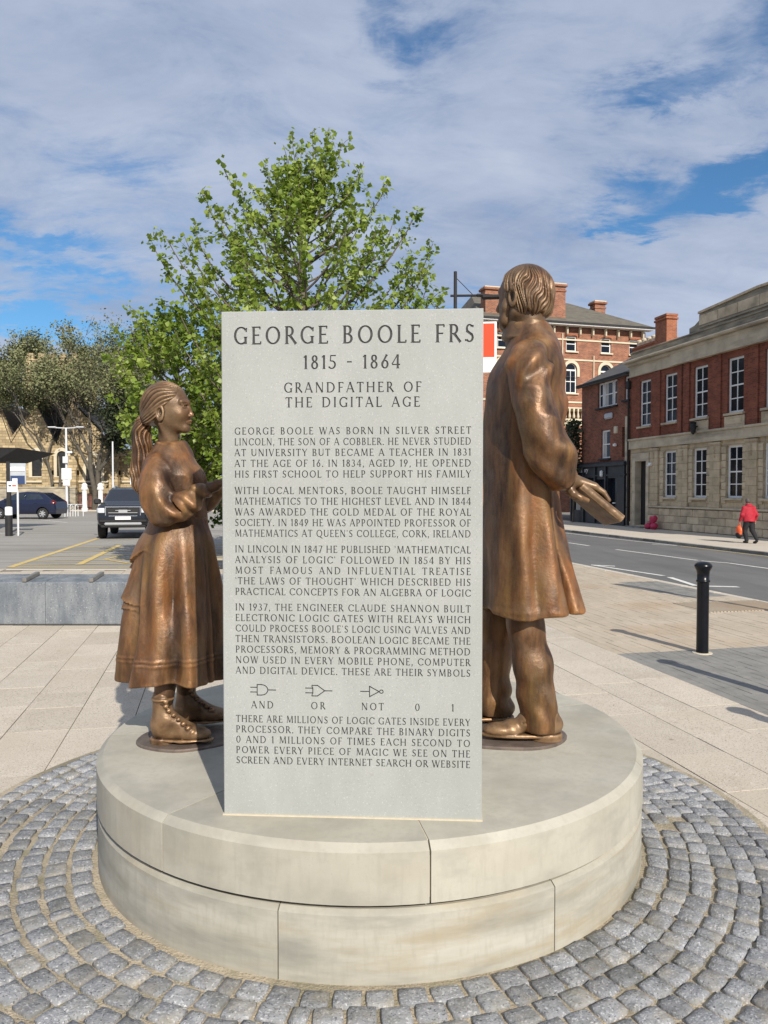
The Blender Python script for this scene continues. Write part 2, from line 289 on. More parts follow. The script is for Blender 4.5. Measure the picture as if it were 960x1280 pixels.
# ------------------------------------------------------------------ mesh helpers
class MB:
    def __init__(s): s.v, s.f, s.m = [], [], []
    def add(s, verts, faces, mi=0):
        o = len(s.v); s.v.extend(tuple(map(float, p)) for p in verts)
        s.f.extend(tuple(i + o for i in f) for f in faces); s.m.extend([mi] * len(faces)); return s
    def box(s, c, d, rz=0.0, mi=0, bev=0.0, R=None):
        hx, hy, hz = d[0] / 2, d[1] / 2, d[2] / 2
        R = R or Matrix.Rotation(rz, 3, 'Z')
        b = min(bev, hx * .9, hy * .9, hz * .9)
        if not b:
            P = [(x * hx, y * hy, z * hz) for z in (-1, 1) for y in (-1, 1) for x in (-1, 1)]
            F = [(0, 2, 3, 1), (4, 5, 7, 6), (0, 1, 5, 4), (2, 6, 7, 3), (0, 4, 6, 2), (1, 3, 7, 5)]
        else:      # chamfered along every edge
            P = []; idx = {}
            for sx in (-1, 1):
                for sy in (-1, 1):
                    for sz in (-1, 1):
                        for ax in range(3):
                            q = [sx * (hx - b), sy * (hy - b), sz * (hz - b)]
                            q[ax] = (sx * hx, sy * hy, sz * hz)[ax]
                            idx[(sx, sy, sz, ax)] = len(P); P.append(tuple(q))
            F = []
            cyc = [(-1, -1), (1, -1), (1, 1), (-1, 1)]
            for ax in range(3):
                a1, a2 = (ax + 1) % 3, (ax + 2) % 3
                for sg in (-1, 1):
                    f = []
                    for (u, w) in cyc:
                        k = [0, 0, 0]; k[ax] = sg; k[a1] = u; k[a2] = w
                        f.append(idx[(k[0], k[1], k[2], ax)])
                    F.append(tuple(f if sg > 0 else f[::-1]))
                    for sg2 in (-1, 1):      # edge between +-ax and +-a1
                        k = [0, 0, 0]; k[ax] = sg; k[a1] = sg2
                        q = []
                        for w in (-1, 1):
                            k[a2] = w
                            q.append((idx[(*k, ax)], idx[(*k, a1)]))
                        f = (q[0][0], q[0][1], q[1][1], q[1][0])
                        F.append(f if sg * sg2 > 0 else f[::-1])
            for sx in (-1, 1):
                for sy in (-1, 1):
                    for sz in (-1, 1):
                        f = tuple(idx[(sx, sy, sz, a)] for a in range(3))
                        F.append(f if sx * sy * sz > 0 else f[::-1])
        C = Vector(c)
        return s.add([C + R @ Vector(p) for p in P], F, mi)
    def tube(s, path, rad, n=8, mi=0, caps=True):
        P = [Vector(p) for p in path]
        R = rad if isinstance(rad, (list, tuple)) else [rad] * len(P)
        V, F = [], []
        up = Vector((0.13, 0.21, 1)) if abs((P[-1] - P[0]).normalized().z) < .9 else Vector((1, 0.1, 0))
        for i, p in enumerate(P):
            t = (P[min(i + 1, len(P) - 1)] - P[max(i - 1, 0)]).normalized()
            a = t.cross(up).normalized(); b = t.cross(a)
            for k in range(n):
                th = 2 * pi * k / n; V.append(p + (a * cos(th) + b * sin(th)) * R[i])
        for i in range(len(P) - 1):
            for k in range(n):
                F.append((i * n + k, i * n + (k + 1) % n, (i + 1) * n + (k + 1) % n, (i + 1) * n + k))
        if caps: F += [tuple(range(n)), tuple(range(len(V) - 1, len(V) - 1 - n, -1))]
        return s.add(V, F, mi)
    def lathe(s, prof, c=(0, 0, 0), n=24, mi=0, a0=0.0, a1=2 * pi, cap=True):
        full = abs(a1 - a0 - 2 * pi) < 1e-6
        m = n if full else n + 1
        V, F = [], []
        for (r, z) in prof:
            for k in range(m):
                th = a0 + (a1 - a0) * k / n
                V.append((c[0] + r * cos(th), c[1] + r * sin(th), c[2] + z))
        for i in range(len(prof) - 1):
            for k in range(n):
                k2 = (k + 1) % m
                F.append((i * m + k, i * m + k2, (i + 1) * m + k2, (i + 1) * m + k))
        if full and cap:
            F.append(tuple(range(m - 1, -1, -1))); o = (len(prof) - 1) * m; F.append(tuple(range(o, o + m)))
        return s.add(V, F, mi)
    def plate(s, outline, holes, yf, yb, mi=0, mih=None, sides=True):
        """flat panel in the local x-z plane facing -y, with openings and their reveals"""
        loops = [outline] + list(holes)
        vs, fs = [], []
        for lp in loops:
            ar = sum(lp[i][0] * lp[(i + 1) % len(lp)][1] - lp[(i + 1) % len(lp)][0] * lp[i][1] for i in range(len(lp)))
            lp = lp if ar > 0 else lp[::-1]
            o = len(vs); vs += [Vector((float(p[0]), float(p[1]))) for p in lp]; fs.append(list(range(o, o + len(lp))))
        ov, oe, of, _, _, org = delaunay_2d_cdt(vs, [], fs, 0, 1e-5, True)
        F = [tuple(f) for f, o in zip(of, org) if o and list(o) == [0]]
        s.add([(p.x, yf, p.y) for p in ov], F, mi)
        for j, lp in enumerate(fs):
            if j == 0 and not sides: continue
            V, F = [], []; n = len(lp)
            for i in lp: V += [(vs[i].x, yf, vs[i].y), (vs[i].x, yb, vs[i].y)]
            for i in range(n):
                a, b = 2 * i, 2 * ((i + 1) % n)
                F.append((a, a + 1, b + 1, b) if j == 0 else (a, b, b + 1, a + 1))
            s.add(V, F, (mih if (mih is not None and j) else mi))
        return s
    def build(s, name, mats, parent=None, smooth=False, loc=None, rz=0.0):
        me = bpy.data.meshes.new(name); me.from_pydata(s.v, [], s.f)
        for m in (mats if isinstance(mats, (list, tuple)) else [mats]): me.materials.append(M[m])
        if any(s.m): me.polygons.foreach_set('material_index', s.m)
        if smooth: me.polygons.foreach_set('use_smooth', [True] * len(s.f))
        me.update()
        return link(name, me, parent, loc, rz)
def link(name, me, parent=None, loc=None, rz=0.0):
    o = bpy.data.objects.new(name, me); COL.objects.link(o)
    if parent is not None: o.parent = parent
    if loc is not None: o.location = loc
    if rz: o.rotation_euler = (0, 0, rz)
    return o
def thing(name, label, cat, loc=(0, 0, 0), rz=0.0, group=None):
    o = bpy.data.objects.new(name, None); COL.objects.link(o); o.empty_display_size = 0.2
    o.location = loc; o.rotation_euler = (0, 0, rz)
    return tag(o, label, cat, group)
def tag(o, label, cat, group=None):
    o['label'] = label; o['category'] = cat
    if group: o['group'] = group
    return o
def kind(o, k): o['kind'] = k; return o
def rect(x0, z0, x1, z1): return [(x0, z0), (x1, z0), (x1, z1), (x0, z1)]
def archpoly(x0, z0, x1, zs, rise, n=10, pointed=False):
    """opening with a springing height zs and an arch of the given rise"""
    c, w = (x0 + x1) / 2, (x1 - x0) / 2
    P = [(x0, z0), (x1, z0)]
    for i in range(n + 1):
        t = i / n
        if pointed:
            a = abs(1 - 2 * t); x = c + w * (1 - 2 * t); z = zs + rise * (1 - a ** 1.75)
        else: x, z = c + w * cos(pi * t), zs + rise * sin(pi * t)
        P.append((x, z))
    return P

# ------------------------------------------------------------------ signed distance modelling
def V3(*a): return np.array(a, dtype=np.float64)
def cap(P, a, b, ra, rb):
    a, b = V3(*a), V3(*b); ab = b - a
    t = np.clip(((P - a) @ ab) / (ab @ ab), 0, 1)
    return np.linalg.norm(P - a - t[:, None] * ab, axis=1) - (ra + (rb - ra) * t)
def chain(P, pts, k=0.02):
    d = None
    for (a, b) in zip(pts[:-1], pts[1:]):
        q = cap(P, a[:3], b[:3], a[3], b[3]); d = q if d is None else smin(d, q, k)
    return d
def ell(P, c, r, R=None):
    q = P - V3(*c)
    if R is not None: q = q @ np.array(R)
    r = V3(*r); k0 = np.linalg.norm(q / r, axis=1); k1 = np.linalg.norm(q / (r * r), axis=1)
    return k0 * (k0 - 1) / np.maximum(k1, 1e-9)
def rbox(P, c, h, r=0.0, R=None):
    q = P - V3(*c)
    if R is not None: q = q @ np.array(R)
    q = np.abs(q) - (V3(*h) - r)
    return np.linalg.norm(np.maximum(q, 0), axis=1) + np.minimum(q.max(axis=1), 0) - r
def smin(a, b, k):
    h = np.maximum(k - np.abs(a - b), 0) / k
    return np.minimum(a, b) - h * h * k * 0.25
def smax(a, b, k): return -smin(-a, -b, k)
def densify(pts, m=8):
    pts = [np.array(p, float) for p in pts]; out = []
    for i in range(len(pts) - 1):
        p0, p1, p2, p3 = pts[max(i - 1, 0)], pts[i], pts[i + 1], pts[min(i + 2, len(pts) - 1)]
        for k in range(m):
            t = k / m
            out.append(0.5 * ((2 * p1) + (-p0 + p2) * t + (2 * p0 - 5 * p1 + 4 * p2 - p3) * t * t + (-p0 + 3 * p1 - 3 * p2 + p3) * t ** 3))
    out.append(pts[-1]); return np.array(out)
def loft(P, prof, fold=None, k=0.02):
    """prof rows: z, cx, cy, rx, ry (z rising); fold(theta, z) scales the radius"""
    D = densify(sorted(prof)); z = P[:, 2]
    D[:, 0] = np.maximum.accumulate(D[:, 0] + np.arange(len(D)) * 1e-7)
    zc = np.clip(z, D[0, 0], D[-1, 0])
    cx, cy, rx, ry = (np.interp(zc, D[:, 0], D[:, i]) for i in (1, 2, 3, 4))
    dx, dy = (P[:, 0] - cx) / rx, (P[:, 1] - cy) / ry
    q = np.sqrt(dx * dx + dy * dy)
    f = 1.0 if fold is None else 1 + fold(np.arctan2(dy, dx), z)
    d = (q - f) * np.minimum(rx, ry) * 0.85
    return smax(d, np.maximum(D[0, 0] - z, z - D[-1, 0]), k)
def wob(P, s, seed=0):
    r = np.random.RandomState(seed); out = 0
    for i in range(5):
        w = r.normal(size=3) * s * (0.7 + 0.3 * i); out = out + np.sin(P @ w + r.uniform(0, 6.28)) / (1 + 0.4 * i)
    return out / 2.6
def ridg(P, s, seed, st=(1, 1, 1)):
    return np.clip(1 - np.abs(wob(P * V3(*st), s, seed)) * 1.5, 0, 1) ** 2
def poly2(x, z, pts):
    pts = np.array(pts, float); d = np.full(x.shape, 1e9); s = np.ones(x.shape)
    n = len(pts); j = n - 1
    for i in range(n):
        ex, ez = pts[j] - pts[i]; wx, wz = x - pts[i][0], z - pts[i][1]
        t = np.clip((wx * ex + wz * ez) / (ex * ex + ez * ez), 0, 1)
        bx, bz = wx - ex * t, wz - ez * t; d = np.minimum(d, bx * bx + bz * bz)
        c1, c2, c3 = z >= pts[i][1], z < pts[j][1], ex * wz > ez * wx
        s = np.where((c1 & c2 & c3) | (~c1 & ~c2 & ~c3), -s, s); j = i
    return s * np.sqrt(d)
def surface(fn, lo, hi, h, margin=0.02):
    lo = V3(*lo); B = 4
    nb = np.maximum(np.ceil((V3(*hi) - lo) / (h * B)).astype(int), 1); n = nb * B
    g = np.stack(np.meshgrid(*[np.arange(k) for k in nb], indexing='ij'), -1).reshape(-1, 3)
    cen = lo + (g * B + (B - 1) / 2) * h
    fc = fn(cen)
    act = np.abs(fc) < h * B * 1.25 + margin
    Fb = np.repeat(np.where(fc < 0, -1.0, 1.0)[:, None], B ** 3, 1)
    off = np.stack(np.meshgrid(*[np.arange(B)] * 3, indexing='ij'), -1).reshape(-1, 3)
    ga = g[act]
    if len(ga):
        pts = (lo + (ga[:, None, :] * B + off[None]) * h).reshape(-1, 3)
        vals = np.concatenate([fn(c) for c in np.array_split(pts, max(1, len(pts) // 150000))])
        Fb[act] = vals.reshape(-1, B ** 3)
    Fg = Fb.reshape(*nb, B, B, B).transpose(0, 3, 1, 4, 2, 5).reshape(*n)
    Fg = np.pad(Fg, 1, constant_values=1.0); lo = lo - h
    S = Fg < 0
    cs = [(a, b, c) for a in (0, 1) for b in (0, 1) for c in (0, 1)]
    sl = lambda A, c: A[c[0]:A.shape[0] - 1 + c[0], c[1]:A.shape[1] - 1 + c[1], c[2]:A.shape[2] - 1 + c[2]]
    cnt = sum(sl(S, c).astype(np.int8) for c in cs)
    cell = (cnt > 0) & (cnt < 8)
    idx = np.argwhere(cell); ids = np.full(cell.shape, -1, np.int64); ids[cell] = np.arange(len(idx))
    acc = np.zeros((len(idx), 3)); num = np.zeros(len(idx))
    val = {c: Fg[idx[:, 0] + c[0], idx[:, 1] + c[1], idx[:, 2] + c[2]] for c in cs}
    for i, c1 in enumerate(cs):
        for c2 in cs[i + 1:]:
            if sum(abs(a - b) for a, b in zip(c1, c2)) != 1: continue
            f1, f2 = val[c1], val[c2]; m = (f1 < 0) != (f2 < 0)
            t = np.where(m, f1 / np.where(m, f1 - f2, 1), 0)
            acc += m[:, None] * (V3(*c1) + t[:, None] * (V3(*c2) - V3(*c1))); num += m
    verts = lo + (idx + acc / num[:, None]) * h
    faces = []
    for ax in range(3):
        a1, a2 = (ax + 1) % 3, (ax + 2) % 3
        A = np.take(S, range(S.shape[ax] - 1), ax); Bv = np.take(S, range(1, S.shape[ax]), ax)
        e = np.argwhere(A != Bv)
        ok = (e[:, a1] > 0) & (e[:, a2] > 0) & (e[:, a1] < S.shape[a1] - 1) & (e[:, a2] < S.shape[a2] - 1); e = e[ok]
        ins = S[e[:, 0], e[:, 1], e[:, 2]]
        q = []
        for (u, w) in ((0, 0), (-1, 0), (-1, -1), (0, -1)):
            p = e.copy(); p[:, a1] += u; p[:, a2] += w; q.append(ids[p[:, 0], p[:, 1], p[:, 2]])
        q = np.stack(q, 1); q[~ins] = q[~ins][:, ::-1]; faces.append(q)
    return verts, np.concatenate(faces)
def sdf_obj(name, fn, lo, hi, h, m, parent=None, margin=0.02, loc=None, rz=0.0):
    v, f = surface(fn, lo, hi, h, margin)
    me = bpy.data.meshes.new(name); me.vertices.add(len(v)); me.vertices.foreach_set('co', v.ravel())
    me.loops.add(f.size); me.loops.foreach_set('vertex_index', f.ravel().astype(np.int32))
    me.polygons.add(len(f)); me.polygons.foreach_set('loop_start', np.arange(0, f.size, 4, dtype=np.int32))
    me.polygons.foreach_set('use_smooth', np.ones(len(f), bool))
    me.materials.append(M[m]); me.update(calc_edges=True); me.validate()
    return link(name, me, parent, loc, rz)
def tri_of(f): return np.linalg.norm(f)
# ------------------------------------------------------------------ ground
D2 = Vector((-0.2147, 0.9767)); N2 = Vector((0.9767, 0.2147))      # along / across the street
ROT = atan2(D2.y, D2.x) - pi / 2                                     # local y = along the street
def US(u, s, z=0.0): return (u * N2.x + s * D2.x, u * N2.y + s * D2.y, z)
PC = (-0.065, 3.9); PR = 1.317                                       # pedestal centre and radius
def road_z(u): return -0.10 - 0.25 * min(max((u - 8.3) / 8.7, 0), 1.0)
mb = MB(); mb.add([(-1500, -60, -0.6), (1500, -60, -0.6), (1500, 2500, -0.6), (-1500, 2500, -0.6)], [(0, 1, 2, 3)])
kind(mb.build('ground', 'earth'), 'structure')
# street sheet in strips (cambered down towards the far side)
mb = MB(); us = [8.2, 9.5, 11, 12.5, 14, 15.5, 17.0]; ss = [-20, 0, 10, 20, 30, 40, 60, 90, 140]
mb.add([US(u, s, road_z(u)) for s in ss for u in us],
       [(j * 7 + i, j * 7 + i + 1, j * 7 + i + 8, j * 7 + i + 7) for j in range(len(ss) - 1) for i in range(6)])
kind(mb.build('road', 'asphalt'), 'structure')
def strip(mb, pts, w, zf, dz=0.004):
    """painted line along u,s points laid on the road surface"""
    for (a, b) in zip(pts[:-1], pts[1:]):
        a, b = Vector(a), Vector(b); t = (b - a).normalized(); p = Vector((-t.y, t.x)) * w / 2
        n = max(1, int((b - a).length / 2.5)); V = []
        for i in range(n + 1):
            c = a + (b - a) * i / n
            for q in (c + p, c - p): V.append(US(q.x, q.y, zf(q.x) + dz))
        mb.add(V, [(2 * i, 2 * i + 1, 2 * i + 3, 2 * i + 2) for i in range(n)])
mb = MB()
for a, b in (((12.72, 31.5), (12.72, 27.6)), ((12.72, 26.2), (12.72, 24.6)), ((12.8, 22.9), (13.05, 18.9)), ((13.45, 18.3), (13.55, 14.0)), ((13.05, 18.75), (13.5, 18.1))):
    strip(mb, [a, b], 0.13, road_z)
strip(mb, [(16.35, 60), (16.35, 29.2)], 0.12, road_z); strip(mb, [(16.35, 29.2), (16.75, 25.6)], 0.12, road_z); strip(mb, [(16.0, 26.0), (16.75, 25.5)], 0.12, road_z)
strip(mb, [(8.95, 17.2), (9.45, 16.95)], 0.16, road_z); strip(mb, [(9.0, 17.1), (9.4, 14.8)], 0.13, road_z); strip(mb, [(9.35, 14.5), (8.95, 13.0)], 0.13, road_z)
strip(mb, [(9.15, 12.95), (9.75, 12.85)], 0.16, road_z)
kind(mb.build('white_road_markings', 'white_line'), 'structure')
mb = MB(); strip(mb, [(16.72, 25.3), (16.62, 14.0)], 0.10, road_z)
kind(mb.build('yellow_kerb_line', 'yellow_line'), 'structure')
# pavement on the far side
mb = MB()
mb.add([US(17.12, -20, -0.25), US(22.3, -20, -0.25), US(22.3, 140, -0.25), US(17.12, 140, -0.25)], [(0, 1, 2, 3)])
far_pav = kind(mb.build('far_pavement', 'pavement_far'), 'structure')
kb = MB(); kb.box((0, 0, 0), (0.15, 0.90, 0.20), bev=0.012); kme = None
for i in range(44):
    s = 15 + i * 0.915
    if kme is None: o = kb.build('kerb_stone', 'kerb', far_pav); kme = o.data
    else: o = link('kerb_stone', kme, far_pav)
    o.location = US(17.05, s, -0.345); o.rotation_euler = (0, 0, ROT)
# car park
mb = MB(); mb.add([(-90, 16.75, -0.006), (-2.9, 16.75, -0.006), (-2.9, 63.2, -0.006), (-90, 63.2, -0.006)], [(0, 1, 2, 3)])
lot = kind(mb.build('car_park', 'asphalt_lot'), 'structure')
mb = MB(); mb.box((-46, 63.6, 0.03), (88, 0.8, 0.14)); mb.box((-46, 65.6, 0.02), (88, 3.2, 0.10))
kind(mb.build('back_pavement', 'pavement_far'), 'structure')
def gstrip(mb, pts, w, z=0.0):
    for (a, b) in zip(pts[:-1], pts[1:]):
        a, b = Vector(a), Vector(b); t = (b - a).normalized(); p = Vector((-t.y, t.x)) * w / 2
        mb.add([(*(a + p), z), (*(a - p), z), (*(b - p), z), (*(b + p), z)], [(0, 1, 2, 3)])
mb = MB()
gstrip(mb, [(-8.30, 17.02), (-10.17, 27.3)], 0.16)
gstrip(mb, [(-8.22, 17.02), (-3.2, 16.95)], 0.10)
gstrip(mb, [(-7.0, 17.6), (-8.25, 24.0)], 0.16, 0.004)
gstrip(mb, [(-6.0, 18.0), (-6.9, 18.95), (-6.85, 20.2)], 0.09, 0.004)
for k, (y0, y1, xe) in enumerate(((17.6, 18.1, -4), (18.6, 19.3, -4), (19.8, 20.8, -4.4), (21.2, 22.4, -4.6), (22.9, 24.3, -5))):
    x0 = -8.30 - (y0 - 17.02) * 0.182
    gstrip(mb, [(x0 + 0.1, y0), (xe, y1)], 0.11, 0.002)
kind(mb.build('yellow_box_markings', 'yellow_line', None), 'structure')
mb = MB()
for a, b in (((-16.6, 31.2), (-14.7, 30.1)), ((-17.6, 35.8), (-15.6, 34.0)), ((-19.9, 44.5), (-16.8, 40.8)), ((-19.8, 47), (-18.6, 48.3)), ((-18.9, 52), (-17.3, 46.5)), ((-15.2, 40), (-14.0, 44)), ((-13, 47), (-12, 52))):
    gstrip(mb, [a, b], 0.11)
kind(mb.build('white_bay_lines', 'white_line'), 'structure')

# ------------------------------------------------------------------ plaza paving: bed + flags laid along the street line
mb = MB()
bed = [(-30, -8), (10, -8), US(8.25, 4)[:2], US(8.25, 50.7)[:2], (-2.85, 16.7), (-30, 16.7)]
mb.add([(x, y, -0.014) for x, y in bed], [tuple(range(len(bed)))])
plaza = kind(mb.build('plaza', 'joint_dark'), 'structure')
mb = MB()
for s in np.arange(4, 60, 0.915): mb.box(US(8.2, s + .45, -0.06), (0.16, 0.90, 0.11), rz=ROT, bev=0.01)
kind(kind(mb.build('near_kerb', 'pavement_far'), 'structure'), 'structure')
mb = MB(); mb.box((-16.4, 16.66, -0.05), (27.2, 0.14, 0.09), bev=0.01); kind(mb.build('lot_kerb', 'pavement_far'), 'structure')
cp, sp_ = cos(radians(1.6)), sin(radians(1.6))
def project(x, y, z):
    d = y * cp - (z - CAM_H) * sp_
    if d < 0.1: return None
    v = y * sp_ + (z - CAM_H) * cp
    return 480 + 962 * x / d, 640 - 962 * v / d, d
def view_area(x, y, w, l):
    p = project(x, y, 0)
    if p is None or not (-900 < p[0] < 1900): return 1e-6 if y > -3 else 0
    return (962 / p[2]) ** 2 * w * l * CAM_H / p[2] * (1 if (-70 < p[0] < 1030 and p[1] < 1330) else 1e-4)
flags, blocks_b, blocks_g = [], [], []
rng = random.Random(3)
uw = 0.425
for iu in range(-60, 10):
    u = 4.08 - (iu + 0.5) * uw if iu >= 0 else None
rows = [4.08 - (i + 0.5) * uw for i in range(64)]
for u in rows:
    s = -2.6 + rng.random() * 0.6
    while s < 26:
        l = rng.choice((0.45, 0.6, 0.6, 0.75, 0.9))
        x, y, _ = US(u, s + l / 2)
        s += l
        if y > 16.45 and x < -2.7: continue
        if y > 24 or x < -22: continue
        r = math.hypot(x - PC[0] + 0.06, y - PC[1])
        if r < 1.72: continue
        a = view_area(x, y, uw, l)
        if a <= 0: continue
        flags.append((a, x, y, l))
flags.sort(reverse=True)
fl_mesh = {}
for l in (0.45, 0.6, 0.75, 0.9):
    for v in range(2):
        m_ = MB(); m_.box((0, 0, -0.02), (uw - 0.006, l - 0.0008, 0.04), bev=0.0014)
        me = bpy.data.meshes.new('flagstone'); me.from_pydata(m_.v, [], m_.f); me.materials.append(M['flag']); me.update()
        fl_mesh[(l, v)] = me
hidden = lambda x, y: (y > PC[1] and abs((x - PC[0]) / y + 0.0) * 1 < 0.17 and y < 16)       # behind the slab
vis = [f for f in flags if not hidden(f[1], f[2])]
for (a, x, y, l) in vis[:296]:
    o = link('flagstone', fl_mesh[(l, rng.randrange(2))], plaza)
    o.location = (x, y, rng.uniform(-0.0015, 0.0015)); o.rotation_euler = (rng.uniform(-.001, .001), rng.uniform(-.001, .001), ROT)
mb = MB()
rest = vis[296:] + [f for f in flags if hidden(f[1], f[2])]
for (a, x, y, l) in rest: mb.box((x, y, -0.02 + rng.uniform(-0.0012, 0.0012)), (uw - 0.006, l - 0.0018, 0.04), rz=ROT)
kind(mb.build('far_flagstones', 'flag', plaza), 'stuff')
# small block paving towards the street: grey panel near the bollards, buff beyond
mbb, mbg = MB(), MB()
u = 4.13
while u < 8.1:
    s = -2.5 + rng.random() * 0.2
    while s < 24:
        l = 0.30 if s > 7.25 else 0.20
        if s + l > 7.25 > s: l = 7.25 - s + 0.02
        w = 0.10
        grey = s < 7.25 or (u > 7.05 + 0.02 * s and 10.6 < s < 12.8)
        x, y, _ = US(u, s + l / 2); p = project(x, y, 0)
        if p is None or p[0] < 2600:
            (mbg if grey else mbb).box((x, y, -0.02 + rng.uniform(-0.002, 0.001)), (w - 0.004, l - 0.003, 0.04), rz=ROT)
        s += l
    u += 0.10
kind(mbb.build('buff_paving_blocks', 'block_buff', plaza), 'stuff')
kind(mbg.build('grey_paving_blocks', 'block_grey', plaza), 'stuff')
# corduroy tactile strip at the crossing
mb = MB()
for i in range(26):
    u = 6.75 + i * 0.055
    mb.box(US(u, 9.9, 0.004), (0.036, 0.9, 0.012), rz=ROT)
kind(mb.build('tactile_ribs', 'block_buff', plaza), 'stuff')

# ------------------------------------------------------------------ cobbled ring round the pedestal
CC = (-0.125, 3.9); CR = 2.06
mb = MB()
V = []; F = []; n = 96
for k in range(n):
    a = 2 * pi * k / n
    V += [(CC[0] + CR * cos(a), CC[1] + CR * sin(a), 0.004), (PC[0] + 1.2 * cos(a), PC[1] + 1.2 * sin(a), 0.006)]
for k in range(n): F.append((2 * k, 2 * ((k + 1) % n), 2 * ((k + 1) % n) + 1, 2 * k + 1))
mb.add(V, F)
ring = kind(mb.build('cobble_bed', 'sand_joint'), 'structure')
def sett_mesh(rg, w, l):
    """worn granite sett: uneven outline, domed top"""
    n = 12; out = []
    for k in range(n):
        t = k / n * 4; e = int(t); f = t - e
        c = [(-1, -1), (1, -1), (1, 1), (-1, 1)]; a, b = c[e], c[(e + 1) % 4]
        x, y = a[0] + (b[0] - a[0]) * f, a[1] + (b[1] - a[1]) * f
        rr = 0.945 if f == 0 else 1.0
        out.append((x * w / 2 * rr * rg.uniform(0.93, 1.03), y * l / 2 * rr * rg.uniform(0.93, 1.03)))
    V = [(x, y, -0.01) for x, y in out] + [(x * .995, y * .995, 0.0085 + rg.uniform(-.0015, .0015)) for x, y in out] + \
        [(x * .935, y * .935, 0.0128 + rg.uniform(-.002, .002)) for x, y in out] + [(x * .42, y * .42, 0.0135 + rg.uniform(-.003, .003)) for x, y in out] + [(0, 0, 0.0135)]
    F = []
    for r in range(3):
        for k in range(n): F.append((r * n + k, r * n + (k + 1) % n, (r + 1) * n + (k + 1) % n, (r + 1) * n + k))
    for k in range(n): F.append((3 * n + k, 3 * n + (k + 1) % n, 4 * n))
    return V, F
sv = []
for i in range(16):
    Vv, Ff = sett_mesh(rng, 0.096, 0.086)
    me = bpy.data.meshes.new('cobble'); me.from_pydata(Vv, [], Ff); me.materials.append(M['sett'])
    me.polygons.foreach_set('use_smooth', [True] * len(Ff)); me.update(); sv.append(me)
setts = []
r0 = 1.388
for ir in range(7):
    r = r0 + ir * 0.0965
    ph = rng.random() * 6.28; a = 0
    while a < 2 * pi:
        w = rng.choice((0.95, 1.0, 1.05, 1.12, 1.12, 0.62 if rng.random() < .25 else 1.0)) * 0.108
        da = w / r
        if a + da > 2 * pi + 0.01: break
        cx = PC[0] + (CC[0] - PC[0]) * (r - 1.3) / 0.76; th = a + ph + da / 2
        rj = r + rng.uniform(-.007, .007) + 0.012 * sin(3.1 * th + ir * .6)
        x, y = cx + rj * cos(th), PC[1] + rj * sin(th)
        setts.append((view_area(x, y, .1, .1) * (0.0 if (y > PC[1] and abs(x - PC[0]) < 1.25) else 1), x, y, th + rng.uniform(-.06, .06), w / 0.108, ir))
        a += da
setts.sort(reverse=True)
stuff = MB()
for i, (a, x, y, th, w, ir) in enumerate(setts):
    if a <= 0: 
        Vv, Ff = sett_mesh(rng, 0.096 * w, 0.086)
        R = Matrix.Rotation(th + pi / 2, 3, 'Z'); stuff.add([R @ Vector(p) + Vector((x, y, 0.004)) for p in Vv], Ff); continue
    if i < 298:
        o = link('cobble', rng.choice(sv), ring); o.location = (x, y, 0.004 + rng.uniform(-.002, .003))
        o.rotation_euler = (rng.uniform(-.025, .025), rng.uniform(-.025, .025), th + pi / 2); o.scale = (w, rng.uniform(.94, 1.06), 1)
    else:
        Vv, Ff = sett_mesh(rng, 0.096 * w, 0.086)
        R = Matrix.Rotation(th + pi / 2, 3, 'Z'); stuff.add([R @ Vector(p) + Vector((x, y, 0.004)) for p in Vv], Ff)
kind(stuff.build('outer_cobbles', 'sett', ring, smooth=True), 'stuff')

# ------------------------------------------------------------------ pedestal
ped = thing('pedestal', 'round two tier pale stone pedestal under the inscribed slab and both bronze figures', 'pedestal', (PC[0], PC[1], 0))
def curved_stone(r_in, r_out, z0, z1, a0, a1, gap, ch):
    """one curved block: chamfered outer top arris"""
    g = gap / r_out / 2; a0, a1 = a0 + g, a1 - g
    n = max(6, int((a1 - a0) / 0.05)); pr = [(r_out, z0), (r_out, z1 - ch), (r_out - ch * 1.2, z1), (r_in, z1), (r_in, z0)]
    V, F = [], []; m = len(pr)
    for k in range(n + 1):
        a = a0 + (a1 - a0) * k / n
        for (r, z) in pr: V.append((r * cos(a), r * sin(a), z))
    for k in range(n):
        for j in range(m):
            j2 = (j + 1) % m; F.append((k * m + j, (k + 1) * m + j, (k + 1) * m + j2, k * m + j2))
    F.append(tuple(range(m))); F.append(tuple(range((n + 1) * m - 1, n * m - 1, -1)))
    return V, F
def bearing(x, y): return atan2(y - PC[1], x - PC[0])
up_cuts = [bearing(-0.829, 2.815), bearing(0.159, 2.603), bearing(1.20, 3.38), radians(20), radians(75), radians(130), radians(185)]
lo_cuts = [bearing(-0.363, 2.641), bearing(0.642, 2.76), radians(-8), radians(48), radians(100), radians(155), radians(198)]
for cuts, z0, z1, r_in, r_out, gap, ch, mt in ((up_cuts, 0.285, 0.49, 0.42, PR, 0.006, 0.024, 'pedestal_stone'), (lo_cuts, -0.01, 0.262, 0.9, PR - 0.004, 0.005, 0.016, 'plinth_stone')):
    c = sorted(a % (2 * pi) for a in cuts)
    for a0, a1 in zip(c, c[1:] + [c[0] + 2 * pi]):
        Vv, Ff = curved_stone(r_in, r_out, z0, z1, a0, a1, gap, ch)
        m_ = MB(); m_.add(Vv, Ff); o = m_.build('curved_block', mt, ped)
m_ = MB(); m_.lathe([(0.43, 0.2), (0.43, 0.487)], n=40); m_.build('centre_stone', 'pedestal_stone', ped)
m_ = MB()
m_.lathe([(0.5, 0.30), (PR - 0.012, 0.30), (PR - 0.012, 0.445), (PR - 0.045, 0.4865), (0.5, 0.4865)], n=96, cap=False)
